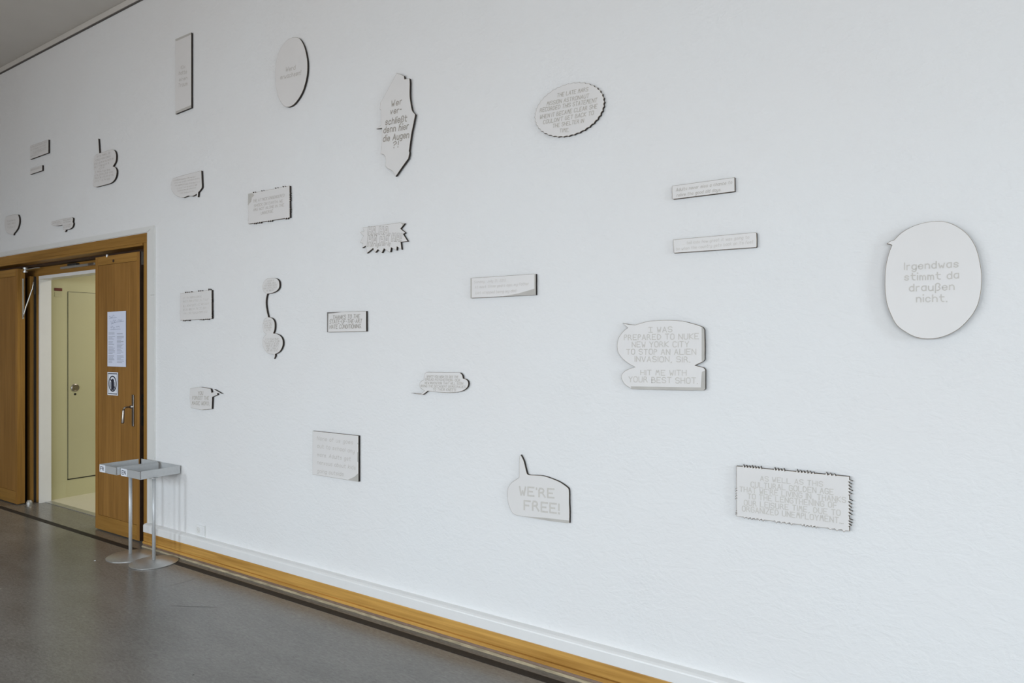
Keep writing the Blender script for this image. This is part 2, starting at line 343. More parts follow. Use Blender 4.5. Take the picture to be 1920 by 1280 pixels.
link('head_stop', B((OX0, -5.303, .10, .165, 2.290, 2.331)), M_DARKW, fr)
link('transom', B((OX0+.06, -5.303, .165, .20, 2.208, 2.331)), M_FRAMEH, fr)
link('side_jamb', B((-5.297, -5.241, -.003, .20, 0, 2.331)), M_FRAMEV, fr)
link('side_jamb', B((OX0, OX0+.06, -.010, .20, 0, 2.331)), M_FRAMEV, fr)
link('inner_post', B((-7.585, -7.513, .168, .20, 0, 2.207)), M_FRAMEV, fr)
link('inner_post', B((-7.665, -7.600, .120, .20, 0, 2.207)), M_FRAMEV, fr)
link('inner_post', B((-6.13, -6.05, .168, .20, 0, 2.207)), M_FRAMEV, fr)
link('rebate_panel', B((OX0+.061, -7.666, .19, .20, 0, 2.207), (-6.049, -5.302, .19, .20, 0, 2.207)), M_DARKW, fr)  # backing behind the leaves, coloured dark for the shade in the gaps
link('seal_strip', B((-7.5995, -7.586, .150, .20, 0, 2.207)), M_BLACKM, fr)
# white lined opening to the corridor
ln = empty('trim_5'); struct(ln, 'white lining of the passage behind the oak doors', 'lining')
link('side_lining', B((-7.5125, -7.494, .160, .262, 0, 2.2065)), M_TRIMW, ln)
link('side_lining', B((-6.150, -6.131, .160, .262, 0, 2.2065)), M_TRIMW, ln)
link('head_lining', B((-7.4935, -6.1505, .160, .262, 2.176, 2.2065)), M_TRIMW, ln)
# corridor behind
struct(link('trim_6', B((-7.49, -6.15, .206, .262, -.1, .004)), M_STEEL), 'metal threshold strip where linoleum meets the cream floor', 'threshold')
struct(link('floor_corridor', B((-7.56, -4.6, .263, 3.2, -.1, 0)), M_CFLOOR), 'cream floor of the corridor behind the doors', 'floor')
cw = link('wall_corridor', B((-7.70, -7.56, .263, 3.2, 0, 2.9)), M_CREAM); struct(cw, 'cream yellow side wall of the corridor', 'wall')
struct(link('wall_corridor_north', B((-7.7, -4.6, 3.2, 3.3, 0, 2.9)), M_CREAM), 'end wall of the cream corridor', 'wall')
struct(link('wall_corridor_east', B((-4.6, -4.5, .263, 3.2, 0, 2.9)), M_CREAM), 'hidden side wall of the cream corridor', 'wall')
struct(link('ceiling_corridor', B((-7.7, -4.5, .263, 3.3, 2.9, 3.0)), M_CEIL), 'ceiling of the cream corridor', 'ceiling')
struct(link('trim_7', B((-7.56, -7.556, .264, .425, 0, .158)), M_CREAM), 'low cream skirting panel on the corridor wall', 'skirting')
d3 = empty('door_3', (-7.56, .44, .172)); struct(d3, 'flat cream service door in the corridor wall with a round lock', 'door')
link('door_leaf', B((0, .010, 0, .85, .012, 1.90)), M_CREAM2, d3)
link('painted_shadow_gap', B((0, .0015, -.006, .86, 0, .012), (0, .0012, -.004, 0, 0, 1.905), (0, .0012, -.004, .86, 1.90, 1.9045)), M_BLACKM, d3)  # solid dark strips stand in for the shaded gap round the leaf
bm = bmesh.new(); lathe(bm, [(.038, .010), (.038, .016), (.030, .021), (.028, .017), (.014, .017), (.013, .022), (.001, .023)], (0, .062, .93), 28, 'x')
link('round_lock', fixn(bm), M_NICK, d3, smooth=False)
bm = bmesh.new(); lathe(bm, [(.011, .010), (.011, .014), (.001, .015)], (0, .062, .865), 16, 'x'); link('keyhole', fixn(bm), M_BLACKM, d3)
tag(link('door_sign', B((-7.559, -7.555, .315, .385, 2.078, 2.105)), M_RED), 'small dark red label strip high on the cream corridor wall', 'sign')
tag(link('blank_label', B((-7.559, -7.557, .318, .382, 2.018, 2.068)), M_CREAM2), 'faint cream label square below the dark red strip', 'label')
# ------------------------------------------------------------------ door leaves
def leaf(name, x0, x1, y0, thick, z0, z1, label):
    d = empty(name, (x0, y0, z0)); struct(d, label, 'door'); w_, h_ = x1-x0, z1-z0
    link('stile', B((0, .045, 0, thick, 0, h_), bev=.0015), M_DOORW, d)
    link('stile', B((w_-.040, w_, 0, thick, 0, h_), bev=.0015), M_DOORW, d)
    link('top_rail', B((.0455, w_-.0405, .0, thick, h_-.070, h_), bev=.001), M_FRAMEH, d)
    link('bottom_rail', B((.0455, w_-.0405, .0, thick, 0, .118), bev=.001), M_FRAMEH, d)
    link('panel', B((.047, w_-.042, .0035, thick-.004, .1195, h_-.0715), bev=.001), M_DOORP, d)
    return d
dr = leaf('door_2', -6.068, -5.372, .004, .052, .008, 2.270, 'right oak door leaf with paper notice and lever handle')
dl = leaf('door_1', -8.30, -7.582, .004, .030, .008, 2.270, 'left oak door leaf cut off by the photo edge')
dr['label'] = 'right oak door leaf with paper notice and lever handle'
link('edge_board', B((.696, .6985, .001, .051, .0, 2.262)), M_DARKW, dr)  # dark wood edge, its deep shade put into the colour
link('edge_board', B((.700, .720, .030, .066, .0, 2.262), bev=.002), M_FRAMEV, dl)
link('edge_board', B((.7182, .7200, .003, .0295, .0, 2.262), bev=.0005), M_FRAMEV, dl)
# lever handle of right leaf
h = empty('lever_handle', (.602, 0, 1.045)); h.parent = dr
link('back_plate', B((-.014, .014, -.005, 0, -.155, .095), bev=.002), M_NICK, h)
bm = bmesh.new(); lathe(bm, [(.013, -.022), (.013, -.006), (.015, -.0055), (.015, -.005)], (0, 0, 0), 20, 'y'); tube(bm, [(0, -.012, 0), (0, -.05, 0), (0, -.064, -.003), (0, -.072, -.012)], .0072, 12)
link('shank', fixn(bm), M_NICK, h, smooth=True)
bm = bmesh.new(); tube(bm, [(0, -.072, -.008), (0, -.0745, -.03), (.001, -.078, -.08), (.001, -.080, -.118), (.001, -.080, -.124)], [.0075, .009, .0105, .0115, .009], 12)
link('grip', fixn(bm), M_NICK, h, smooth=True)
link('lock_plate', B((.6985, .7005, .012, .034, .90, 1.145)), M_BLACKM, dr)
bm = B((.7005, .7012, .018, .028, 1.06, 1.085), (.7005, .7012, .018, .028, 1.10, 1.12), (.7005, .7012, .018, .028, .98, 1.0)); link('latch_bolt', bm, M_NICK, dr)
link('edge_bolt', B((.6985, .7010, .014, .036, 2.16, 2.262)), M_STEEL, dr)
bm = bmesh.new(); lathe(bm, [(.010, -.010), (.010, .010)], (.19, .004, 2.262), 14, 'z'); link('top_catch', fixn(bm), M_STEEL, dr)
bm = bmesh.new(); lathe(bm, [(.012, -.0), (.012, -.004), (.006, -.005)], (.30, 0, 2.215), 14, 'y'); link('peg_plug', fixn(bm), M_DARKW, dr)
# left leaf stay with its slide rail
r = link('slide_rail', B((.7205, .7235, .042, .056, 1.78, 2.17), bev=.001), M_STEEL, dl)
bm = bmesh.new(); tube(bm, [(.727, .049, 1.80), (.733, .052, 1.83), (.745, .065, 1.90), (.79, .10, 2.07), (.795, .105, 2.11), (.797, .108, 2.14)], .0055, 8); link('stay_arm', fixn(bm), M_STEEL, dl, smooth=True)
link('jamb_bracket', B((.785, .803, .112, .121, 2.02, 2.16)), M_BLACKM, dl)
bm = bmesh.new(); lathe(bm, [(.020, 0), (.020, .016), (.009, .017), (.009, .030), (.020, .031), (.020, .047)], (.752, .055, 2.226), 20, 'z'); link('pivot_hinge', fixn(bm), M_STEEL, dl)
bm = bmesh.new(); tube(bm, [(.77, .055, 2.255), (.86, .10, 2.270), (.90, .12, 2.271)], .004, 8); link('pivot_rod', fixn(bm), M_STEEL, dl)
bm = bmesh.new(); lathe(bm, [(.026, -.008), (.026, .012), (.016, .030), (.001, .032)], (.765, .085, 0), 20, 'z'); link('floor_pivot', fixn(bm), M_STEEL, dl)
cl = empty('door_closer', (-7.0, .15, 2.245)); tag(cl, 'slim grey overhead door closer rail under the oak head', 'door closer')
link('slide_channel', B((-.02, .62, -.010, .014, -.002, .018), bev=.002), M_STEEL, cl)
link('closer_body', B((.14, .30, -.020, .014, .018, .036), bev=.003), M_BLACKM, cl)
link('slider_block', B((.52, .62, -.016, -.0105, -.004, .019), bev=.002), M_NICK, cl)
# ------------------------------------------------------------------ notices on the right leaf
def sheet(name, x0, x1, z0, z1, label, cat, mat):
    o = link(name, B((0, x1-x0, -.0015, 0, 0, z1-z0)), mat, None, (x0, .0030, z0)); tag(o, label, cat); return o
ns = sheet('notice_sheet', -5.862, -5.572, 1.364, 1.810, 'tall white printed notice with handwriting taped to the oak door', 'notice', M_PAPER)
bm = bmesh.new(); y = -.0022; rn = random.Random(5)
for col, ztop in ((.02, .275), (.155, .265)):
    z = ztop
    while z > .03:
        if rn.random() > .13: ribbon(bm, [(col, z), (col+rn.uniform(.055, .105), z)], .0021 if rn.random() > .2 else .0032, y)
        z -= .0105
link('printed_text', fixn(bm), M_PRINT, ns)['kind'] = 'stuff'
bm = bmesh.new()
for (x0, z0, n, a) in ((.03, .405, 9, .012), (.05, .365, 10, .020), (.17, .372, 7, .016), (.05, .318, 8, .014), (.14, .32, 6, .012)):
    p = [(x0, z0)]
    for k in range(n): p.append((p[-1][0]+.009, z0+rn.uniform(-a, a)))
    ribbon(bm, p, .0011, y)
ribbon(bm, [(.06, .345), (.12, .358), (.26, .366)], .0013, y); ribbon(bm, [(.05, .300), (.21, .304)], .0012, y); ribbon(bm, [(.03, .392), (.15, .398)], .0011, y)
link('handwriting', fixn(bm), M_INKB, ns)['kind'] = 'stuff'
sg = sheet('prohibition_sign', -5.862, -5.694, 1.130, 1.318, 'small square sign on the oak door forbidding luggage', 'sign', M_CARD)
bm = bmesh.new(); W_, H_ = .168, .188
ribbon(bm, [(.014, .012), (W_-.014, .012), (W_-.014, H_-.012), (.014, H_-.012), (.014, .012)], .0018, y)
ribbon(bm, [(.014, .0125), (W_-.014, .0125)], .0032, y); ribbon(bm, [(.014, H_-.0125), (W_-.014, H_-.0125)], .0032, y)
link('border', fixn(bm), M_INK, sg)
bm = bmesh.new(); cx, cz = .084, .094
ribbon(bm, [(cx+.058*math.cos(a*math.pi/20), cz+.060*math.sin(a*math.pi/20)) for a in range(41)], .0052, y)
ribbon(bm, [(cx-.040, cz+.042), (cx+.040, cz-.042)], .0048, y)
link('prohibition_ring', fixn(bm), M_INK, sg)
bm = bmesh.new(); ribbon(bm, [(cx, cz-.036), (cx, cz+.018)], .022, y-.0003)
ribbon(bm, [(cx-.034, cz-.030), (cx-.034, cz+.012)], .0035, y); ribbon(bm, [(cx+.034, cz-.030), (cx+.034, cz+.012)], .0035, y)
ribbon(bm, [(cx-.012, cz+.024), (cx-.010, cz+.036), (cx+.010, cz+.036), (cx+.012, cz+.024)], .003, y)
link('suitcase_symbol', fixn(bm), M_INK, sg)
# ------------------------------------------------------------------ wall socket
sk = empty('wall_socket', (-4.535, 0, .222)); tag(sk, 'white painted-over socket outlet low on the wall above the baseboard', 'socket')
bm = B((-.050, .050, -.010, 0, -.034, .034), bev=.003); link('cover_plate', bm, M_WALL, sk)
bm = bmesh.new(); lathe(bm, [(.0225, -.0090), (.0225, -.0130), (.0190, -.0130), (.0175, -.0108), (.001, -.0108)], (-.020, 0, 0), 24, 'y'); link('outlet_ring', fixn(bm), M_CASE, sk)
for dx, dz in ((-.028, .0), (-.012, .0), (-.020, -.010)):
    bm = bmesh.new(); lathe(bm, [(.003, -.0106), (.003, -.0112)], (dx, 0, dz), 10, 'y'); link('contact_hole', fixn(bm), M_SMOKE, sk)
tag(link('cable_duct', B((-4.4815, -4.4785, -.004, 0, .178, .262)), M_CASE), 'thin painted-over cable line just right of the socket', 'cable')
# ------------------------------------------------------------------ leaflet stands
def stand(bx, by, tx0, tx1, ty0, ty1, tz, word, label, r=.157, lift=0.0):
    st = empty('leaflet_stand', (bx, by, lift)); tag(st, label, 'stand')
    bm = bmesh.new(); lathe(bm, [(.001, .0), (r, .0), (r, .0030), (r*.99, .0040), (.0125, .0190), (.001, .0190)], (0, 0, 0), 96)
    b = link('base', fixn(bm), M_STEEL, st)
    for i, p in enumerate(b.data.polygons): p.use_smooth = abs(p.normal.z) > .5
    bm = bmesh.new(); lathe(bm, [(.0118, .0175), (.0118, tz)], (0, 0, 0), 28); pl = link('pole', fixn(bm), M_ALU, st)
    for p in pl.data.polygons: p.use_smooth = len(p.vertices) == 4
    X0, X1, Y0, Y1 = tx0-bx, tx1-bx, ty0-by, ty1-by; t = .0022; H = .056
    tr = link('tray', B((X0, X1, Y0, Y1, tz, tz+t)), M_ALU, st)
    link('side_panel', B((X0, X0+t, Y0, Y1-.016, tz+t, tz+H)), M_ALU, tr)
    link('side_panel', B((X1-t, X1, Y0+.004, Y1, tz+t, tz+H)), M_ALU, tr)
    link('back_panel', B((X0+.014, X1-t, Y1-t, Y1, tz+t, tz+H)), M_ALU, tr)
    link('front_panel', B((X0+t, X1-.010, Y0, Y0+t, tz+t, tz+H-.003)), M_ALU, tr)
    for sx, sz in ((X1-.004, .012), (X1-.004, .042), (X0+.092, .010)):
        bm = bmesh.new(); lathe(bm, [(.0035, 0), (.0035, -.002), (.001, -.0028)], (sx, Y0, tz+sz), 12, 'y'); link('rivet', fixn(bm), M_STEEL, tr)
    lc = link('label_card', B((X0+.001, X0+.080, Y0-.0016, Y0-.0002, tz+.002, tz+.054)), M_CARD, tr)
    bm = bmesh.new(); line_of_text(bm, word, X0+.016, tz+.028, X0+.064, tz+.028, .026, 0, .20, Y0-.0022); link('lettering', fixn(bm), M_INK, lc)['kind'] = 'stuff'
    bm = bmesh.new(); lathe(bm, [(.030, tz-.004), (.030, tz)], (0, 0, 0), 20); link('mount_flange', fixn(bm), M_STEEL, st)
    return st
stand(-5.078, -.217, -5.292, -5.050, -.328, -.030, .610, 'FR', 'left metal leaflet stand with tray labelled FR, by the oak door')
stand(-4.785+.002, -.205, -5.044, -4.782, -.300, -.012, .600, 'EN', 'right metal leaflet stand with tray labelled EN, nearer the baseboard', lift=.0025)
# small marks on the floor
tag(link('paper_scrap', B((-5.185, -5.173, -.418, -.410, 0, .0015)), M_CARD), 'tiny white paper scrap on the floor left of the stand bases', 'scrap')
def floor_mark(name, pts, w0, mat):
    bm = bmesh.new()
    for k, (a, b) in enumerate(zip(pts, pts[1:])):
        dx, dy = b[0]-a[0], b[1]-a[1]; l = math.hypot(dx, dy); nx, ny = -dy/l, dx/l; f = math.sin(math.pi*(k+.02)/(len(pts)-1)); g = math.sin(math.pi*(k+1)/(len(pts)-1))+.05
        bm.faces.new([bm.verts.new(q) for q in ((a[0]-nx*w0*f, a[1]-ny*w0*f, .0004), (b[0]-nx*w0*g, b[1]-ny*w0*g, .0004), (b[0]+nx*w0*g, b[1]+ny*w0*g, .0004), (a[0]+nx*w0*f, a[1]+ny*w0*f, .0004))])
    link(name, fixn(bm), mat, flo)
floor_mark('scuff_mark', [(-3.947, -0.59), (-3.84, -0.544), (-3.762, -0.501), (-3.712, -0.471), (-3.651, -0.443)], .0022, M_DARKSC)
floor_mark('scuff_mark', [(-4.262, -0.493), (-4.236, -0.362), (-4.23, -0.286), (-4.24, -0.182)], .0014, M_SOFTSC)
floor_mark('scuff_mark', [(-3.009, -0.999), (-3.01, -0.993), (-3.016, -0.984)], .0030, M_DARKSC)
# ------------------------------------------------------------------ plaques (outlines in metres on the wall, relative to each centre)
PLAQUES=[
{'name': 'caption_plaque', 'label': 'tall narrow upright white plaque with four short engraved lines, near the top left', 'cat': 'plaque', 'c': (-4.7359, 3.5121), 'o': [(-0.1025, -0.2749), (0.1025, -0.2669), (0.1025, 0.2733), (-0.1025, 0.2748)], 't': [('ICH', -0.0278, 0.0491, 0.0236, 0.0443, 0.0218, 1), ('hatte', -0.0515, 0.0142, 0.0469, 0.0041, 0.0267, 1), ('einen', -0.0494, -0.0338, 0.0533, -0.0412, 0.0242, 1), ('Traum', -0.0602, -0.0742, 0.0553, -0.0814, 0.0266, 1)], 's': [[(-0.1025, 0.2748), (0.1025, 0.2733), (0.1025, 0.2584), (-0.0949, 0.2576)], [(-0.0949, -0.2567), (0.0995, -0.2483), (0.1025, -0.2669), (-0.1025, -0.2749)]], 'tone': 2, 'w': 0.1},
{'name': 'speech_bubble_plaque', 'label': 'upright oval white plaque reading Werd erwachsen, right of the tall narrow one', 'cat': 'plaque', 'c': (-3.5379, 3.2593), 'o': [(0.0169, 0.214), (0.0027, 0.2152), (-0.0116, 0.215), (-0.0255, 0.2134), (-0.0392, 0.2101), (-0.0529, 0.2052), (-0.066, 0.1991), (-0.0784, 0.192), (-0.0899, 0.184), (-0.1007, 0.1749), (-0.1106, 0.1649), (-0.1195, 0.1539), (-0.1272, 0.1419), (-0.1339, 0.1289), (-0.1396, 0.1152), (-0.1444, 0.101), (-0.1482, 0.0862), (-0.151, 0.0707), (-0.153, 0.0549), (-0.1544, 0.039), (-0.155, 0.023), (-0.155, 0.0067), (-0.1542, -0.0096), (-0.1528, -0.0256), (-0.1507, -0.0412), (-0.148, -0.0567), (-0.1445, -0.0719), (-0.1403, -0.087), (-0.1353, -0.1021), (-0.1296, -0.117), (-0.123, -0.1316), (-0.1154, -0.1454), (-0.1063, -0.1587), (-0.0961, -0.1717), (-0.0852, -0.1835), (-0.0743, -0.1933), (-0.0635, -0.201), (-0.0526, -0.2069), (-0.0414, -0.2112), (-0.0296, -0.214), (-0.0169, -0.2152), (-0.0036, -0.2147), (0.0097, -0.2127), (0.0226, -0.2094), (0.0351, -0.2044), (0.0472, -0.1979), (0.059, -0.1903), (0.0702, -0.1821), (0.0809, -0.1735), (0.0911, -0.1642), (0.1007, -0.1541), (0.1094, -0.1433), (0.1174, -0.1314), (0.1245, -0.1187), (0.1309, -0.1054), (0.1366, -0.0922), (0.1416, -0.0792), (0.1459, -0.0661), (0.1495, -0.0528), (0.1521, -0.0388), (0.1539, -0.0239), (0.1549, -0.0082), (0.155, 0.0074), (0.1544, 0.0224), (0.1531, 0.0362), (0.151, 0.0492), (0.1481, 0.0623), (0.1443, 0.0762), (0.1398, 0.0914), (0.1345, 0.1075), (0.1284, 0.1235), (0.1211, 0.1385), (0.1128, 0.153), (0.1033, 0.1671), (0.093, 0.1799), (0.082, 0.1905), (0.0702, 0.1984), (0.0574, 0.2042), (0.0441, 0.2084), (0.0306, 0.2116)], 't': [('Werd', -0.0482, 0.0272, 0.0425, 0.0207, 0.0263, 1), ('erwachsen!', -0.1006, -0.0111, 0.0938, -0.0219, 0.0263, 1)], 's': [], 'tone': 2, 'w': 0.11},
{'name': 'speech_bubble_plaque', 'label': 'large jagged upright burst plaque reading Wer verschließt denn hier die Augen', 'cat': 'plaque', 'c': (-2.645, 2.7677), 'o': [(-0.0065, 0.2667), (-0.0243, 0.2459), (-0.0417, 0.2257), (-0.0581, 0.207), (-0.0732, 0.1903), (-0.0874, 0.175), (-0.1012, 0.1604), (-0.1152, 0.1454), (-0.1144, 0.1317), (-0.1197, 0.1098), (-0.11, 0.1037), (-0.11, 0.0195), (-0.1475, 0.0043), (-0.1025, 0.0003), (-0.1029, -0.0255), (-0.1032, -0.0522), (-0.1037, -0.0772), (-0.1047, -0.098), (-0.1062, -0.1106), (-0.1083, -0.1217), (-0.1107, -0.1321), (-0.1129, -0.1429), (-0.1053, -0.1456), (-0.0974, -0.1481), (-0.09, -0.1511), (-0.0839, -0.1554), (-0.0792, -0.1614), (-0.0756, -0.1687), (-0.0729, -0.1766), (-0.0713, -0.1843), (-0.0716, -0.1921), (-0.0735, -0.2003), (-0.0752, -0.2081), (-0.075, -0.2151), (-0.072, -0.2208), (-0.0672, -0.2257), (-0.0617, -0.2303), (-0.0566, -0.235), (-0.0476, -0.2392), (-0.0383, -0.2432), (-0.0295, -0.2477), (-0.0215, -0.2534), (-0.0147, -0.2608), (-0.0089, -0.2693), (-0.0033, -0.2784), (0.0024, -0.2872), (0.0166, -0.2738), (0.0311, -0.2601), (0.045, -0.247), (0.0577, -0.2353), (0.0684, -0.2257), (0.078, -0.2174), (0.0871, -0.2095), (0.0965, -0.2014), (0.0987, -0.1941), (0.101, -0.1866), (0.103, -0.1795), (0.1043, -0.1736), (0.1044, -0.1698), (0.1038, -0.1665), (0.1029, -0.1633), (0.1022, -0.1601), (0.1061, -0.1383), (0.11, -0.1159), (0.1139, -0.0946), (0.1176, -0.0759), (0.1209, -0.062), (0.1243, -0.0499), (0.1278, -0.0383), (0.1315, -0.0258), (0.1354, -0.012), (0.1394, 0.0024), (0.1435, 0.017), (0.1475, 0.0315), (0.142, 0.0368), (0.1364, 0.0419), (0.1311, 0.0474), (0.1266, 0.0537), (0.1232, 0.0609), (0.1206, 0.0688), (0.1184, 0.0775), (0.1162, 0.0872), (0.1136, 0.099), (0.111, 0.1122), (0.1087, 0.1265), (0.1071, 0.1415), (0.1067, 0.1586), (0.107, 0.1774), (0.1076, 0.1953), (0.1078, 0.2098), (0.1075, 0.2172), (0.107, 0.2238), (0.1063, 0.2301), (0.1057, 0.2365), (0.069, 0.2401), (0.0648, 0.2601), (0.0111, 0.2872)], 't': [('Wer', -0.0273, 0.1229, 0.0491, 0.124, 0.0299, 1), ('ver-', -0.0339, 0.0812, 0.047, 0.0782, 0.0299, 1), ('schließt', -0.0728, 0.0291, 0.0874, 0.0215, 0.0331, 1), ('denn hier', -0.0861, -0.0144, 0.0987, -0.0227, 0.0331, 1), ('die Augen', -0.0899, -0.0614, 0.1029, -0.0708, 0.0331, 1), ('?!', -0.0157, -0.108, 0.0233, -0.109, 0.032, 1)], 's': [], 'tone': 0, 'w': 0.13},
{'name': 'speech_bubble_plaque', 'label': 'wide oval plaque with a scalloped saw-tooth rim about a Mars mission astronaut', 'cat': 'plaque', 'c': (-1.5499, 2.646), 'o': [(0.1875, 0.0), (0.1837, 0.0057), (0.1813, 0.0113), (0.1823, 0.0162), (0.1852, 0.0194), (0.1801, 0.0247), (0.1764, 0.0299), (0.1762, 0.0348), (0.1784, 0.0383), (0.172, 0.043), (0.1671, 0.0478), (0.1658, 0.0526), (0.1671, 0.0563), (0.1597, 0.0602), (0.1537, 0.0645), (0.1513, 0.0691), (0.1517, 0.0729), (0.1435, 0.076), (0.1366, 0.0796), (0.1331, 0.0839), (0.1326, 0.0877), (0.1238, 0.0899), (0.1161, 0.0927), (0.1116, 0.0966), (0.1102, 0.1003), (0.101, 0.1016), (0.0927, 0.1036), (0.0873, 0.107), (0.0851, 0.1105), (0.0757, 0.1108), (0.067, 0.1119), (0.0609, 0.1147), (0.058, 0.1179), (0.0485, 0.1173), (0.0397, 0.1175), (0.033, 0.1196), (0.0293, 0.1224), (0.0202, 0.1208), (0.0114, 0.1201), (0.0043, 0.1215), (0.0, 0.124), (-0.0087, 0.1214), (-0.0171, 0.1198), (-0.0245, 0.1205), (-0.0293, 0.1224), (-0.0373, 0.119), (-0.0453, 0.1166), (-0.0527, 0.1165), (-0.058, 0.1179), (-0.065, 0.1137), (-0.0723, 0.1105), (-0.0796, 0.1096), (-0.0851, 0.1105), (-0.0911, 0.1056), (-0.0976, 0.1016), (-0.1046, 0.1), (-0.1102, 0.1003), (-0.115, 0.0949), (-0.1204, 0.0903), (-0.1269, 0.088), (-0.1326, 0.0877), (-0.136, 0.0818), (-0.1403, 0.0767), (-0.1462, 0.0738), (-0.1517, 0.0729), (-0.1537, 0.0667), (-0.1567, 0.0613), (-0.1618, 0.0577), (-0.1671, 0.0563), (-0.1676, 0.05), (-0.1693, 0.0443), (-0.1735, 0.0403), (-0.1784, 0.0383), (-0.1774, 0.0321), (-0.1777, 0.0263), (-0.1809, 0.0218), (-0.1852, 0.0194), (-0.1828, 0.0133), (-0.1817, 0.0076), (-0.1839, 0.0029), (-0.1875, 0.0), (-0.1837, -0.0057), (-0.1813, -0.0113), (-0.1823, -0.0162), (-0.1852, -0.0194), (-0.1801, -0.0247), (-0.1764, -0.0299), (-0.1762, -0.0348), (-0.1784, -0.0383), (-0.172, -0.043), (-0.1671, -0.0478), (-0.1658, -0.0526), (-0.1671, -0.0563), (-0.1597, -0.0602), (-0.1537, -0.0645), (-0.1513, -0.0691), (-0.1517, -0.0729), (-0.1435, -0.076), (-0.1366, -0.0796), (-0.1331, -0.0839), (-0.1326, -0.0877), (-0.1238, -0.0899), (-0.1161, -0.0927), (-0.1116, -0.0966), (-0.1102, -0.1003), (-0.101, -0.1016), (-0.0927, -0.1036), (-0.0873, -0.107), (-0.0851, -0.1105), (-0.0757, -0.1108), (-0.067, -0.1119), (-0.0609, -0.1147), (-0.058, -0.1179), (-0.0485, -0.1173), (-0.0397, -0.1175), (-0.033, -0.1196), (-0.0293, -0.1224), (-0.0202, -0.1208), (-0.0114, -0.1201), (-0.0043, -0.1215), (0.0, -0.124), (0.0087, -0.1214), (0.0171, -0.1198), (0.0245, -0.1205), (0.0293, -0.1224), (0.0373, -0.119), (0.0453, -0.1166), (0.0527, -0.1165), (0.058, -0.1179), (0.065, -0.1137), (0.0723, -0.1105), (0.0796, -0.1096), (0.0851, -0.1105), (0.0911, -0.1056), (0.0976, -0.1016), (0.1046, -0.1), (0.1102, -0.1003), (0.115, -0.0949), (0.1204, -0.0903), (0.1269, -0.088), (0.1326, -0.0877), (0.136, -0.0818), (0.1403, -0.0767), (0.1462, -0.0738), (0.1517, -0.0729), (0.1537, -0.0667), (0.1567, -0.0613), (0.1618, -0.0577), (0.1671, -0.0563), (0.1676, -0.05), (0.1693, -0.0443), (0.1735, -0.0403), (0.1784, -0.0383), (0.1774, -0.0321), (0.1777, -0.0263), (0.1809, -0.0218), (0.1852, -0.0194), (0.1828, -0.0133), (0.1817, -0.0076), (0.1839, -0.0029)], 't': [('THE LATE MARS', -0.059, 0.0797, 0.1039, 0.0758, 0.0176, 1), ('MISSION ASTRONAUT', -0.1157, 0.0507, 0.108, 0.0447, 0.0176, 1), ('RECORDED THIS STATEMENT', -0.1541, 0.0266, 0.1495, 0.0164, 0.0182, 1), ('WHEN IT BECAME CLEAR SHE', -0.1541, -0.0065, 0.1504, -0.011, 0.0182, 1), ("COULDN'T GET BACK TO", -0.1356, -0.0339, 0.132, -0.0389, 0.0176, 1), ('THE SHELTER IN', -0.0829, -0.0612, 0.0816, -0.0651, 0.017, 1), ('TIME.', -0.0461, -0.0893, 0.0033, -0.0949, 0.0164, 1)], 's': [], 'tone': 1, 'w': 0.11},
